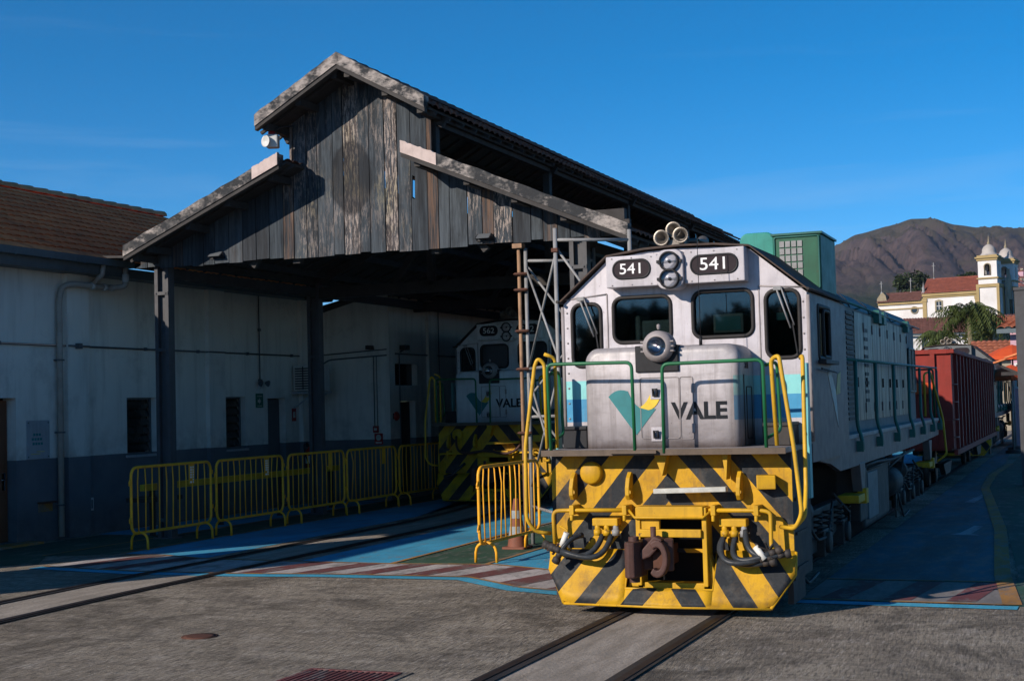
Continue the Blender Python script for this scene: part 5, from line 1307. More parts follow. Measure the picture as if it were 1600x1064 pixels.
t = at0('socket_plate', (WX, 21.72, .56), 'narrow white socket plate low on the slate blue wall', 'socket')
B().box(0, .02, -.05, .05, -.12, .12).build('plate', 'white_box', t, .004); B().box(.02, .024, -.02, .02, -.08, .08).build('slot', 'conduit', t)
# exit sign, security lamp, cooler, extinguisher
t = at0('exit_sign', (WX, 27.6, 2.44), 'small green emergency exit sign on the station wall between window and door', 'sign')
B().box(.0, .012, -.15, .15, -.16, .16).build('sign_panel', 'sign_green', t)
b = B(); b.prism([(-.08, .02), (-.02, .02), (-.02, .06), (.06, -.01), (-.02, -.08), (-.02, -.04), (-.08, -.04)], .012, .014, 'x'); b.box(.012, .014, -.1, .1, .09, .105); b.box(.012, .014, -.1, .1, -.125, -.11); b.build('arrow', 'faded_white', t)
t = at0('emergency_lamp', (WX, 27.62, 2.80), 'twin head emergency lamp on the wall over the green sign', 'lamp')
B().box(0, .08, -.08, .08, -.08, .02).build('lamp_box', 'white_box', t, .01)
for y in (-.14, .16): B().lathe([(.03, 0), (.07, .06), (.07, .09), (0, .1)], (.06, y, .04), (1, .2, -.3), 12).build('lamp_head', 'conduit', t)
t = at0('air_cooler', (WX, 29.4, 2.95), 'white boxed air conditioner unit with a slatted grille on the station wall', 'air conditioner')
B().box(.05, .60, -.38, .38, -.30, .30).build('casing', 'white_box', t, .015)
b = B()
for k in range(9): b.box(.10, .55, -.392, -.381, -.26+k*.058, -.23+k*.058)
b.box(.30, .33, -.394, -.392, -.27, .27); b.build('grille', 'dark_steel', t)
B().box(.0, .62, -.40, .42, -.37, -.315).bar((.0, .3, -.7), (.55, .3, -.37), .03).bar((.0, -.3, -.7), (.55, -.3, -.37), .03).build('shelf_bracket', 'pipe_painted', t)
t = at0('extinguisher_sign', (WX, 29.1, 2.10), 'red sign fixed on the wall above the fire extinguisher', 'sign')
B().box(0, .012, -.09, .09, -.15, .15).build('sign_panel', 'red_paint', t); B().box(.012, .014, -.05, .05, -.07, .07).build('sign_mark', 'faded_white', t)
t = at0('fire_extinguisher', (-16.95, 29.35, .75), 'red fire extinguisher with a black hose hanging on the station wall', 'fire extinguisher')
B().lathe([(0, 0), (.085, .01), (.09, .04), (.09, .46), (.07, .53), (.03, .56), (.03, .60), (0, .60)], seg=20).build('cylinder', 'red_paint', t)
B().lathe([(.0905, .20), (.0905, .38)], seg=20).build('label_band', 'white_box', t)
b = B(); b.bar((0, 0, .60), (.0, -.12, .68), .03).bar((0, 0, .60), (0, -.12, .61), .025); b.build('handle', 'black_paint', t)
B().tube(bez((0, -.04, .60), (.0, -.30, .75), (.02, -.36, .6), (.06, -.13, .18), 12), .014, 7).build('hose', 'black_rubber', t)
B().box(-.25, -.08, -.04, .04, .4, .45).build('bracket', 'dark_steel', t)
# annexe: call point, hydrant sign, camera, bell
t = at0('fire_call_point', (-15.72, B2Y, 1.70), 'small dark red fire call point on the annexe wall', 'call point')
B().box(-.07, .07, -.05, 0, -.08, .08).build('casing', 'red_paint', t, .008); B().box(-.04, .04, -.053, -.05, -.03, .03).build('window', 'faded_white', t)
t = at0('hydrant_sign', (-15.66, B2Y, 1.47), 'square white and red hydrant sign under the call point', 'sign')
B().box(-.11, .11, -.012, 0, -.13, .13).build('sign_panel', 'red_paint', t)
b = B(); b.prism([(.07*math.cos(2*PI*k/20), .03+.07*math.sin(2*PI*k/20)) for k in range(20)], -.015, -.012); b.box(-.08, .08, -.015, -.012, -.11, -.07); b.build('sign_mark', 'faded_white', t)
t = at0('security_camera', (-15.75, B2Y, 3.62), 'dark security camera on the annexe corner', 'camera')
B().tube([(0, 0, 0), (0, -.12, .02)], .02, 6).build('bracket', 'dark_steel', t); B().box(-.05, .05, -.34, -.08, -.02, .08).lathe([(.035, 0), (.035, .02), (0, .015)], (0, -.34, .03), (0, -1, 0), 12).build('housing', 'dark_steel', t, .01)
t = at0('alarm_bell', (B2X, 30.62, 2.0), 'round red alarm bell on the side of the annexe', 'alarm bell')
B().box(0, .05, -.07, .07, -.07, .07).build('back_box', 'dark_steel', t); B().lathe([(.11, 0), (.11, .03), (.07, .07), (0, .08)], (.05, 0, 0), (1, 0, 0), 18).build('gong', 'red_paint', t)
t = at0('wall_lamp', (B2X, 31.0, 3.65), 'bulkhead flood lamp high on the annexe side', 'lamp')
B().box(.05, .22, -.12, .12, -.06, .06).build('casing', 'dark_steel', t, .01); B().bar((0, 0, -.1), (.12, 0, -.05), .03).build('bracket', 'dark_steel', t)
# ------------------------------------------------------------------ beyond the yard
FWH = Vector((-math.sin(YAW), math.cos(YAW), 0))
def cf(x, depth, z): return CAM*0+FWH*depth+R0*((x-800)/FPX*depth)+Vector((0, 0, z))     # point at a bearing, depth and height
# mountain and foothills: one terrain sheet from the back of the yard to the ridge
RID = [(-900, 60), (-200, 60), (300, 90), (700, 160), (1000, 215), (1150, 258), (1250, 290), (1300, 312), (1345, 345), (1400, 362), (1432, 375), (1465, 375), (1500, 360), (1540, 352), (1600, 345), (1700, 315), (1850, 275), (2100, 220), (2600, 200)]
def ridge(px):
    for (a, za), (c, zc) in zip(RID, RID[1:]):
        if a <= px <= c: u = (px-a)/(c-a); u = u*u*(3-2*u)*.5+u*.5; return za+(zc-za)*u
    return RID[0][1] if px < RID[0][0] else RID[-1][1]
DEP = [75, 85, 100, 120, 150, 200, 260, 320, 420, 600, 850, 1100, 1350, 1600]+[1750+i*42 for i in range(31)]+[3150, 3300, 3600, 4000]
def ground_h(d): 
    P = [(75, -.6), (110, 0.6), (160, 4.), (300, 12), (600, 30), (1100, 66), (1600, 112), (1750, 128)]
    for (a, za), (c, zc) in zip(P, P[1:]):
        if a <= d <= c: return za+(zc-za)*(d-a)/(c-a)
    return P[-1][1]
def terr(px, d):
    if d <= 1750: 
        h = ground_h(d)
        if d > 200: h += (noise.fractal((px*.02, d*.01, 0), 1, 2, 4))*d*.006
        return h
    R_ = ridge(px)*3000/3000
    if d <= 3010:
        u = (d-1750)/1260
        s = u**.8
        h = 128+(R_-128)*s
        gx = px*.02+d*.0012
        g = noise.fractal((gx, d*.0011, 5), .9, 2.1, 6)
        gul = abs(noise.fractal((px*.032+d*.004, d*.0009, 9), .9, 2, 5))
        amp = math.sin(PI*min(1, u*1.0))**.7
        return h+amp*(g*20-gul*44+12)
    u = min(1, (d-3010)/2000); return R_*(1-u)+60*u
PX = [-500+30*i for i in range(50)]+[1000+6*i for i in range(120)]+[1720+40*i for i in range(20)]
b = B(); V = []
for d in DEP:
    for px in PX:
        V.append(cf(px, d, terr(px, d)))
n = len(PX)
b.add(V, [(j*n+i, j*n+i+1, (j+1)*n+i+1, (j+1)*n+i) for j in range(len(DEP)-1) for i in range(n-1)], True)
t = NT('mountain_side')
geo = t.n.new('ShaderNodeNewGeometry'); pos = geo.outputs['Position']
nz = t.xyz(geo.outputs['Normal'])[2]; z = t.xyz(pos)[2]
rock = t.mix(t.ramp(t.noise(.012, 9, .7, pos), .3, .7), (.060, .042, .040), (.145, .095, .082))
rock = t.mix(t.ramp(t.noise(.03, 9, .78, pos), .48, .62), rock, (.040, .032, .034))
rock = t.mix(t.math('MULTIPLY', t.ramp(t.noise(.05, 8, .75, t.mapv((1, 1, .4), v=pos)), .55, .66), .6), rock, (.045, .045, .025))
grass = t.mix(t.ramp(t.noise(.02, 8, .7, pos), .35, .7), (.055, .047, .026), (.092, .070, .038))
k = t.math('ADD', t.math('ADD', t.math('MULTIPLY', t.ramp(nz, .84, .97), .5), t.math('MULTIPLY', t.ramp(z, 215, 330), .75)), t.math('MULTIPLY', t.math('SUBTRACT', t.noise(.006, 7, .65, pos), .5), 1.6))
c = t.mix(t.ramp(k, .45, .85), rock, grass)
low = t.ramp(t.math('ADD', z, t.math('MULTIPLY', t.math('SUBTRACT', t.noise(.008, 6, .6, pos), .5), 90)), 165, 110)
c = t.mix(low, c, t.mix(t.ramp(t.noise(.05, 8, .7, pos), .35, .65), (.020, .032, .018), (.06, .07, .03)))
t.l.new(t.node('ShaderNodeBump', {'Height': t.noise(.02, 10, .75, pos), 'Strength': .7, 'Distance': 14.}), t.b.inputs['Normal'])
t.done(c, .95, 0, .1)
tag(b.build('mountain', 'mountain_side', weld=False), kind='structure')

# ---- helper frame: local x = right in the view, y = away, z = up
def frame(name, px, depth, z0, yaw, label, cat, group=None):
    t = empty(name, cf(px, depth, z0), label, cat, group); t.rotation_euler = (0, 0, YAW-math.atan((px-800)/FPX)+yaw); return t
def gable_roof(b, x0, x1, y0, y1, z0, h, over=.3, th=.12, axis='x'):
    """roof with its ridge along x"""
    ym = (y0+y1)/2
    for ya, yb in ((y0-over, ym), (y1+over, ym)):
        s = h/(ym-y0); za = z0-over*s
        b.prism([(ya, za), (yb, z0+h), (yb, z0+h+th), (ya, za+th)], x0-over, x1+over, 'x')
    return b
# ---- the church on its rise (about 7.4 px per metre)
CH = frame('baroque_church', 1566, 300, 10, R(-13), 'white colonial church with ochre trim, red tile nave roof and twin bell towers', 'church')
nx0, nx1 = -16.2, -4.4                   # nave along local x, facade to the right
b = B(); b.box(nx0, nx1, 0, 9, 0, 13.9); b.prism([(0, 13.9), (9, 13.9), (4.5, 17.3)], nx0+.05, nx1, 'x'); b.build('nave_wall', 'white_wall', CH)
b = B(); tile_slope(b, (nx0-.3, 4.5, 17.5), (1, 0, 0), (0, -4.9, -3.5), nx1-nx0+.3, 6.0, .42, .6, .08, 3); tile_slope(b, (nx0-.3, 4.5, 17.5), (1, 0, 0), (0, 4.9, -3.5), nx1-nx0+.3, 6.0, .42, .6, .08, 3); b.build('nave_roof', 'red_tiles', CH)
b = B(); b.box(nx0-.2, nx1, -.45, 0, 13.35, 13.9); b.box(nx0-.1, nx1, -.2, 0, 12.95, 13.35); b.build('nave_cornice', 'ochre_trim', CH)
for x in (nx0-.2, -5.2): B().box(x, x+.85, -.22, .3, 0, 12.9).box(x-.12, x+.97, -.3, .3, 12.2, 12.9).build('pilaster', 'ochre_trim', CH)
for x in (-12.9,):
    f = B().plate([(x-.85, 9.9), (x+.85, 9.9), (x+.85, 12.3), (x, 12.6), (x-.85, 12.3)], [[(x-.55, 10.2), (x+.55, 10.2), (x+.55, 12.1), (x-.55, 12.1)]], -.12, .0).build('window', 'stone', CH)
    B().box(x-.55, x+.55, -.03, -.004, 10.2, 12.1).build('pane', 'dark_glass', f)
    B().box(x-.05, x+.05, -.06, -.03, 10.2, 12.1).box(x-.55, x+.55, -.06, -.031, 11.1, 11.2).build('mullion', 'white_wall', f)
# chancel: lower block to the left
cx0, cx1 = -26.4, -16.4
b = B(); b.box(cx0, cx1, .6, 8.4, 0, 12.6); b.build('chancel_wall', 'white_wall', CH)
b = B(); tile_slope(b, (cx0-.2, 4.5, 14.9), (1, 0, 0), (0, -4.6, -2.3), cx1-cx0, 5.2, .42, .6, .12, 3); b.build('chancel_roof', 'brown_tiles', CH)
B().box(cx0, cx1, .2, .6, 12.0, 12.6).box(cx0, cx1, .35, .6, 10.9, 11.15).build('chancel_cornice', 'ochre_trim', CH)
f = B().lathe([(.62, 0), (.62, .18), (.85, .18), (.85, 0)], (-18.4, .62, 10.6), (0, -1, 0), 24).build('oval_window', 'stone', CH)
B().lathe([(.62, .04), (0, .04)], (-18.4, .62, 10.6), (0, -1, 0), 24).build('pane', 'dark_glass', f)
B().prism([(cx0-.3, 12.6), (cx0+2.0, 12.6), (cx0+1.7, 14.2), (cx0+1.1, 14.9), (cx0+.5, 14.5), (cx0-.2, 13.6)], .5, 2.4).build('chancel_gable', 'stone', CH)
# towers
def tower(x, y, dz):
    w = 2.1
    t = B().box(x-w, x+w, y-w, y+w, 0, 15.2+dz).build('tower_shaft', 'white_wall', CH)
    b = B(); b.box(x-w-.3, x+w+.3, y-w-.3, y+w+.3, 14.5+dz, 15.2+dz)
    b.box(x-w-.15, x+w+.15, y-w-.15, y+w+.15, 16.3+dz, 16.6+dz)
    for sx in (-1, 1):
        for sy in (-1, 1): b.box(x+sx*w-.28, x+sx*w+.28, y+sy*w-.28, y+sy*w+.28, 0, 14.5+dz)
    b.build('tower_trim', 'ochre_trim', t)
    hole = [(-.65, 17.1), (.65, 17.1)]+[(.65*math.cos(R(a)), 18.9+.65*math.sin(R(a))) for a in range(0, 181, 20)]
    bw = 1.95
    b = B()
    b.plate([(-bw, 15.2), (bw, 15.2), (bw, 20.6), (-bw, 20.6)], [hole], -bw, -bw+.4); b.plate([(-bw, 15.2), (bw, 15.2), (bw, 20.6), (-bw, 20.6)], [hole], bw-.4, bw)
    for s_ in (-1, 1): b.plate([(-bw+.41, 15.2), (bw-.41, 15.2), (bw-.41, 20.6), (-bw+.41, 20.6)], [hole], min(s_*bw, s_*(bw-.4)), max(s_*bw, s_*(bw-.4)), 'x')
    P_ = lambda q: setattr(q, 'location', (x, y, dz))
    P_(b.build('belfry', 'white_wall', t))
    P_(B().lathe([(.0, 19.4), (.2, 19.3), (.3, 18.8), (.42, 18.3), (.55, 18.0), (.0, 18.0)], seg=16).build('bell', 'coupler_rust', t))
    P_(B().tube([(a[0], -bw-.05, a[1]) for a in hole], .13, 5, True).build('arch_trim', 'stone', t))
    P_(B().box(-bw-.5, bw+.5, -bw-.5, bw+.5, 20.7, 21.0).box(-bw-.22, bw+.22, -bw-.22, bw+.22, 20.2, 20.7).box(-bw-.15, bw+.15, -bw-.15, bw+.15, 21.0, 21.35).build('belfry_cornice', 'ochre_trim', t))
    P_(B().lathe([(2.2, 21.3), (1.65, 21.7), (1.42, 22.1), (1.42, 22.6), (1.15, 23.2), (.65, 23.6), (.35, 23.8), (0, 23.9)], seg=16).build('dome', 'dome_plaster', t))
    P_(B().lathe([(.22, 23.7), (.36, 24.0), (.16, 24.4), (.09, 25.2), (.0, 26.0)], seg=10).build('finial', 'stone', t))
tower(-2.35, 1.6, 0); tower(-.6, 9.2, -.35)
b = B(); b.box(.3, .9, 3.4, 7.4, 0, 14.5); b.prism([(3.2, 14.5), (7.6, 14.5), (7.0, 16.2), (6.0, 17.2), (5.4, 18.6), (4.8, 17.2), (3.8, 16.2)], .3, .9, 'x'); fc = b.build('facade', 'beige_wall', CH)
B().box(.9, 1.0, 4.2, 5.4, 8, 12).box(.9, 1.0, 6.0, 6.7, 8, 12).box(.9, 1.0, 4.7, 6.1, 0, 5).build('facade_openings', 'dark_glass', fc)
def cross(x, y, z, h, nm='cross'):
    B().tube([(x, y, z), (x, y, z+h)], .11, 6).tube([(x-.4, y, z+h*.8), (x+.4, y, z+h*.8)], .07, 6).lathe([(.25, 0), (.3, .2), (.12, .6)], (x, y, z-.3), seg=8).build(nm, 'pole_grey', CH)
cross(-15.0, 4.5, 17.4, 3.6); cross(-20.2, 4.5, 14.8, 3.2); cross(-26.0, 2, 14.9, 2.6)
B().lathe([(.4, 0), (.5, .3), (.28, .8), (.34, 1.3), (.15, 1.7), (.0, 2.8)], (nx0, .2, 13.9), seg=8).build('pinnacle', 'pole_grey', CH)

# ---- houses between the church and the railway
def house(name, px, depth, z0, w, d, h, rh, yaw, wall, roof, label, wins=(), over=.35, pitch=.30):
    t = frame(name, px, depth, z0, yaw, label, 'house')
    b = B(); b.box(-w/2, w/2, 0, d, -3, h); b.prism([(0, h), (d, h), (d/2, h+rh*.97)], -w/2+.02, w/2-.02, 'x'); b.build('wall', wall, t)
    b = B(); sl = math.hypot(d/2+over, rh*(1+2*over/d))
    for s_ in (-1, 1): tile_slope(b, (-w/2-over, d/2, h+rh+.05), (1, 0, 0), (0, s_*(d/2+over), -rh*(1+2*over/d)), w+2*over, sl, pitch, .5, .07, 4)
    b.build('roof', roof, t)
    for x, z, ww, hh in wins:
        f = B().box(x-ww/2-.08, x+ww/2+.08, -.06, 0, z-.08, z+hh+.08).build('window', 'white_wall', t)
        B().box(x-ww/2, x+ww/2, -.075, -.062, z, z+hh).build('pane', 'dark_glass', f)
        B().box(x-.03, x+.03, -.09, -.076, z, z+hh).build('mullion', 'white_wall', f)
    B().box(-w/2-over, w/2+over, -over-.14, -over-.02, h-rh*2*over/d-.16, h-rh*2*over/d+.02).build('gutter', 'gutter_grey', t)
    return t
house('tiled_house', 1505, 150, 3, 12.0, 9, 5.7, 1.75, R(2), 'white_wall', 'brown_tiles', 'white house with a long dark brown tiled roof directly below the church', [(2.2, 4.0, 3.0, 1.4), (-3.5, 4.0, 1.4, 1.3)])
house('small_house', 1571, 108, 1.0, 1.8, 5, 6.2, .8, R(0), 'beige_wall', 'orange_tiles', 'narrow beige house with ragged walls right of the palm tree', [])
house('red_tile_house', 1557, 82, -.5, 1.9, 4, 4.9, .75, R(4), 'beige_wall', 'orange_tiles', 'low house with bright ribbed orange roof behind the far locomotive', [])
house('pink_house', 1609, 58, -.5, 1.5, 6, 5.3, .35, R(-6), 'pink_wall', 'orange_tiles', 'tall pink house with an orange tile eave at the right edge', [(-.3, 2.9, .5, .9)], .45)
def umbrella(px, depth, z, r, label):
    t = frame('market_umbrella', px, depth, 0, 0, label, 'umbrella', 'orange umbrellas at the right edge')
    B().lathe([(0, z+r*.42), (r*.5, z+r*.26), (r, z), (r, z-.14), (r*.97, z-.02), (0, z+r*.38)], seg=8, smooth=False).build('canopy', 'orange_cloth', t)
    B().tube([(0, 0, 0), (0, 0, z+r*.4)], .03, 6).build('pole', 'pole_grey', t)
    B().lathe([(.3, 0), (.3, .1), (.05, .14)], seg=12).build('base', 'dark_steel', t)
umbrella(1581, 54, 3.55, 1.05, 'upper orange umbrella in front of the pink house')
umbrella(1578, 51, 2.75, 1.0, 'lower orange umbrella behind the far locomotive railing')
# dark pillar of a near building with its little tile canopy
t = frame('stone_pillar', 1598, 33, 0, 0, 'dark shaded masonry pillar with a small tile canopy cropped by the right edge', 'pillar')
B().box(-.14, .5, 0, .45, 0, 4.55).build('shaft', 'steel_post', t); B().box(-.16, .52, -.03, .48, 4.55, 4.62).build('cap', 'steel_post', t)
b = B(); tile_slope(b, (-.12, 0, 3.05), (0, 1, 0), (-.5, 0, -.22), .8, .55, .2, .25, .04, 4); b.build('canopy_tiles', 'clay_tiles', t)
B().bar((-.12, .1, 2.62), (-.5, .1, 2.80), .06).box(-.5, -.12, .05, .15, 2.58, 2.66).build('canopy_bracket', 'timber_dark', t)
# low wall and rubble at the far right of the yard
t = frame('boundary_wall', 1625, 62, -.3, R(-18), 'low grey rendered wall behind the tracks at the right edge', 'wall')
B().box(-1.4, 8, 0, .3, 0, 1.9).build('wall', 'beige_wall', t); B().box(-1.5, 8, -.06, .36, 1.9, 2.0).build('coping', 'stone', t)

# ---- hillside houses below the ridge, each its own small block
rnd = random.Random(5)
cols = ['white_wall', 'beige_wall', 'pink_wall', 'dome_plaster', 'ochre_trim', 'turquoise']
names = {'white_wall': 'white', 'beige_wall': 'beige', 'pink_wall': 'pink', 'dome_plaster': 'pale grey', 'ochre_trim': 'ochre', 'turquoise': 'turquoise'}
for i in range(150):
    px = rnd.uniform(1555, 1640); 
    d = rnd.uniform(1350, 2000)
    if px < 1568 and rnd.random() < .5: continue
    h0 = terr(px, d)
    w, dd, hh = rnd.uniform(6, 11), rnd.uniform(6, 9), rnd.uniform(4, 8)
    mat = rnd.choice(cols[:3]*2+cols); b = B()
    b.box(-w/2, w/2, 0, dd, -6, hh)
    for k in range(3):
        b.m = 2; x = -w/2+w*(k+.5)/3; b.box(x-.6, x+.6, -.08, -.001, hh*.35, hh*.35+1.6)
    b.m = 1; b.prism([(-.5, hh+.05), (dd+.5, hh+.05), (dd/2, hh+1.9)], -w/2-.4, w/2+.4, 'x')
    rm = rnd.choice(['red_tiles', 'brown_tiles', 'orange_tiles', 'brown_tiles'])
    o = b.build('hillside_house', [mat, rm, 'dark_glass']); o.location = cf(px, d, h0); o.rotation_euler = (0, 0, YAW+rnd.uniform(-.6, .6))
    rn = {'red_tiles': 'red', 'brown_tiles': 'brown', 'orange_tiles': 'orange'}[rm]
    tag(o, 'tiny %s house with %s roof on the far hillside under the mountain' % (names[mat], rn), 'house', 'houses crowding the far hillside')
# ---- palms and trees
simple('palm_leaf', (.062, .082, .022), .55, 0, .5, 3); simple('leaf_dark', (.028, .042, .016), .6, 0, .5, 2); simple('leaf_mid', (.070, .080, .020), .6, 0, .5, 2)
def palm(px, depth, z0, ztop, spread, label, nf=34, seed=1, droop=1.):
    r_ = random.Random(seed); t = frame('palm_tree', px, depth, z0, 0, label, 'palm tree')
    B().tube([(0, 0, -4), (.05, 0, (ztop-z0)*.5), (0, 0, ztop-z0)], [.26, .2, .16], 8).build('trunk', 'palm_trunk', t)
    b = B()
    for i in range(nf):
        az = r_.uniform(0, 2*PI); el = r_.uniform(-.25, 1.25); L_ = spread*r_.uniform(.75, 1.1)
        hd = Vector((math.cos(az), math.sin(az), 0)); o_ = Vector((0, 0, ztop-z0))
        pts = []; n_ = 13
        for k in range(n_+1):
            u = k/n_; pts.append(o_+hd*(L_*u*math.cos(el*(1-u*.4)))+Vector((0, 0, L_*(math.sin(el)*u-droop*.85*u*u))))
        b.tube(pts, [.035*(1-.8*k/n_) for k in range(n_+1)], 4)
        for k in range(2, n_+1):
            p = pts[k]; d = (pts[k]-pts[k-1]).normalized(); sd = d.cross(Vector((0, 0, 1))).normalized()
            for s_ in (-1, 1):
                for q in range(2):
                    l = spread*.30*(1-abs(k/n_-.45)*1.1)*r_.uniform(.7, 1.15)
                    base = p-d*r_.uniform(0, .2); tip = base+sd*s_*l*.65+d*l*.35+Vector((0, 0, -l*r_.uniform(.35, .95)))
                    w = d*.05; b.add([base-w, base+w, tip], [(0, 1, 2)])
    b.build('crown', 'palm_leaf', t)
palm(1516, 105, 1, 8.0, 3.4, 'tall feathery palm tree in front of the church nave', 60, 3)
palm(1466, 112, 1, 6.7, 2.3, 'shorter drooping palm left of the tall palm, before the brown tiled roof', 46, 8, 1.2)
def leafy(name, px, depth, z0, zc, rx, rz, label, mat='leaf_mid', n_=1400, seed=2, leaf=.28):
    r_ = random.Random(seed); t = frame(name, px, depth, z0, 0, label, 'tree')
    b = B(); b.tube([(0, 0, -4), (0, 0, zc-z0)], [.22, .1], 7)
    for k in range(6): a = r_.uniform(0, 2*PI); b.tube([(0, 0, zc-z0-rz*.6), (rx*.6*math.cos(a), rx*.5*math.sin(a), zc-z0+rz*r_.uniform(-.2, .5))], [.09, .03], 5)
    b.build('trunk', 'palm_trunk', t)
    b = B(); cl = [(r_.uniform(-1, 1)*rx, r_.uniform(-.7, .7)*rx, zc-z0+r_.uniform(-.8, .8)*rz, r_.uniform(.3, .55)) for _ in range(16)]
    for i in range(n_):
        c = r_.choice(cl); v = Vector((r_.gauss(0, 1), r_.gauss(0, 1), r_.gauss(0, 1))).normalized()*r_.random()**.4
        p = Vector(c[:3])+Vector((v.x*rx*c[3], v.y*rx*c[3], v.z*rz*c[3]*1.2))
        a = Vector((r_.gauss(0, 1), r_.gauss(0, 1), r_.gauss(0, .6))).normalized()*leaf*r_.uniform(.6, 1.3); e = Vector((r_.gauss(0, 1), r_.gauss(0, 1), r_.gauss(0, 1))).normalized(); e = (e-a*e.dot(a)/a.length_squared).normalized()*leaf*.45
        b.add([p-a, p+e, p+a, p-e], [(0, 1, 2, 3)])
    b.build('crown', mat, t); return t
leafy('bushy_tree', 1553, 110, 1, 6.8, 1.9, 1.0, 'bushy olive green tree right of the tall palm', 'leaf_mid', 1500, 4, .2)
leafy('bushy_tree', 1580, 118, 1, 7.2, 1.2, .8, 'small green tree above the narrow beige house', 'leaf_mid', 900, 5, .2)
leafy('round_tree', 1432, 330, 12, 27.5, 3.6, 3.0, 'dark round tree behind the left end of the nave roof', 'leaf_dark', 1300, 6, .5)
leafy('round_tree', 1515, 340, 12, 29.8, 1.8, 1.2, 'small dark tree top peeping over the nave roof beside the tower', 'leaf_dark', 700, 7, .4)

# trees added behind the viewer so that dark shapes show in the cab glass
simple('leaf_grey', (.055, .07, .03), .6, 0, .4, 2)
for i, (x, y, h) in enumerate(((-19, -33, 6.8), (-12.5, -30, 6.4), (-6.5, -31, 6.6))):
    r_ = random.Random(40+i)
    t = empty('mirrored_tree', (x, y, 0), 'leafy tree added behind the viewer, seen only mirrored in the cab glass', 'tree', 'trees added for the cab glass reflections')
    B().tube([(0, 0, -.2), (.1, 0, h*.3), (0, .1, h*.6)], [.28, .2, .12], 8).build('trunk', 'palm_trunk', t)
    b = B()
    for k in range(900):
        v = Vector((r_.gauss(0, 1), r_.gauss(0, 1), r_.gauss(0, 1))).normalized()*r_.random()**.35
        p = Vector((v.x*3.6, v.y*3.2, h*.62+v.z*h*.36)); a = Vector((r_.gauss(0, 1), r_.gauss(0, 1), r_.gauss(0, 1))).normalized()*.5; e = a.cross(Vector((r_.gauss(0, 1), r_.gauss(0, 1), 1))).normalized()*.3
        b.add([p-a, p+e, p+a, p-e], [(0, 1, 2, 3)])
    b.build('crown', 'leaf_grey', t)

# the air of the valley: a faint even haze that pales the far hill
hz = bpy.data.materials.new('haze_air'); hz.use_nodes = True; hz.node_tree.nodes.clear()
ho = hz.node_tree.nodes.new('ShaderNodeOutputMaterial'); hv = hz.node_tree.nodes.new('ShaderNodeVolumePrincipled')
hv.inputs['Color'].default_value = (.72, .82, 1, 1); hv.inputs['Density'].default_value = .00006; hv.inputs['Anisotropy'].default_value = .2
hz.node_tree.links.new(hv.outputs[0], ho.inputs['Volume']); MATS['haze_air'] = hz
tag(B().box(-5500, 5500, -5500, 5500, -8, 430).build('haze', 'haze_air'), kind='stuff')
# ------------------------------------------------------------------ sun and sky
SUN_AZ = R(31.5); SUN_EL = R(23.3)     # direction of travel, to the right of +Y; elevation
w = bpy.data.worlds.new('World'); S.world = w; w.use_nodes = True
nt = w.node_tree; bg = nt.nodes['Background']
sky = nt.nodes.new('ShaderNodeTexSky'); sky.sky_type = 'NISHITA'; sky.sun_disc = False
sky.sun_elevation = SUN_EL
trav = Vector((math.sin(SUN_AZ), math.cos(SUN_AZ), 0)); frm = -trav
sky.sun_rotation = math.atan2(frm.x, frm.y)
sky.altitude = 1800; sky.air_density = .7; sky.dust_density = .05; sky.ozone_density = 3.5
hs = nt.nodes.new('ShaderNodeHueSaturation'); hs.inputs['Saturation'].default_value = 1.34; hs.inputs['Hue'].default_value = .493
nt.links.new(sky.outputs[0], hs.inputs['Color']); 
tcw = nt.nodes.new('ShaderNodeTexCoord'); mp = nt.nodes.new('ShaderNodeMapping'); mp.inputs['Scale'].default_value = (1.2, 1.2, 22); mp.inputs['Rotation'].default_value = (R(5), R(-3), 0)
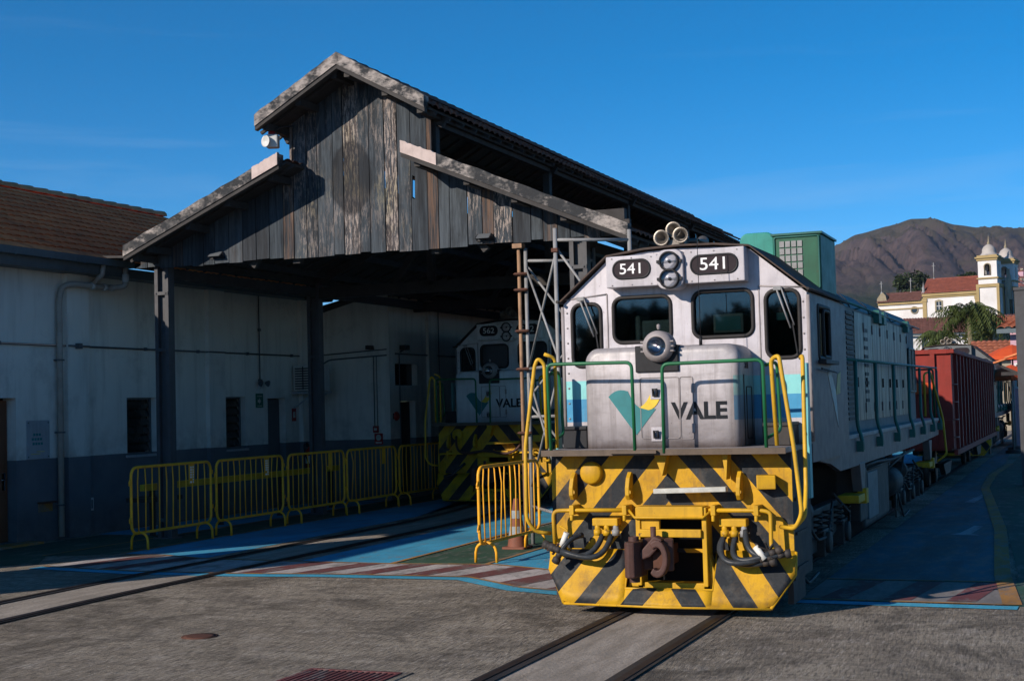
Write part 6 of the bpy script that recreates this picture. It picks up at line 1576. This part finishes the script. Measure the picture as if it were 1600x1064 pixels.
cn = nt.nodes.new('ShaderNodeTexNoise'); cn.inputs['Scale'].default_value = 1.6; cn.inputs['Detail'].default_value = 7; cn.inputs['Roughness'].default_value = .62; cn.inputs['Distortion'].default_value = .6
cr = nt.nodes.new('ShaderNodeMapRange'); cr.inputs[1].default_value = .55; cr.inputs[2].default_value = .85; cr.inputs[3].default_value = 0; cr.inputs[4].default_value = .22
sx_ = nt.nodes.new('ShaderNodeSeparateXYZ'); el_ = nt.nodes.new('ShaderNodeMapRange'); el_.inputs[1].default_value = .32; el_.inputs[2].default_value = .12
ml = nt.nodes.new('ShaderNodeMath'); ml.operation = 'MULTIPLY'
cm = nt.nodes.new('ShaderNodeMix'); cm.data_type = 'RGBA'; cm.inputs[7].default_value = (3.6, 4.6, 5.8, 1)     # thin cirrus veil, in the sky texture's own units
L_ = nt.links.new
L_(tcw.outputs['Generated'], mp.inputs[0]); L_(mp.outputs[0], cn.inputs[0]); L_(cn.outputs[0], cr.inputs[0]); L_(tcw.outputs['Generated'], sx_.inputs[0]); L_(sx_.outputs[2], el_.inputs[0])
L_(cr.outputs[0], ml.inputs[0]); L_(el_.outputs[0], ml.inputs[1]); L_(ml.outputs[0], cm.inputs[0]); L_(hs.outputs[0], cm.inputs[6]); L_(cm.outputs[2], bg.inputs[0]); bg.inputs[1].default_value = .128
sl = bpy.data.lights.new('sun', 'SUN'); so = bpy.data.objects.new('sun', sl); COL.objects.link(so)
sl.energy = 5.0; sl.angle = R(.5); sl.color = (1, .90, .79)
dirv = Vector((trav.x*math.cos(SUN_EL), trav.y*math.cos(SUN_EL), -math.sin(SUN_EL)))
so.rotation_euler = dirv.to_track_quat('-Z', 'Y').to_euler(); so.location = (-20, -20, 30)
S.view_settings.view_transform = 'Standard'; S.view_settings.look = 'None'; S.view_settings.gamma = 1; S.view_settings.exposure = .2
S.view_settings.use_curve_mapping = False
S.cycles.max_bounces = 8; S.cycles.diffuse_bounces = 6; S.cycles.glossy_bounces = 3; S.cycles.transparent_max_bounces = 12; S.cycles.transmission_bounces = 3
S.cycles.caustics_reflective = False; S.cycles.caustics_refractive = False
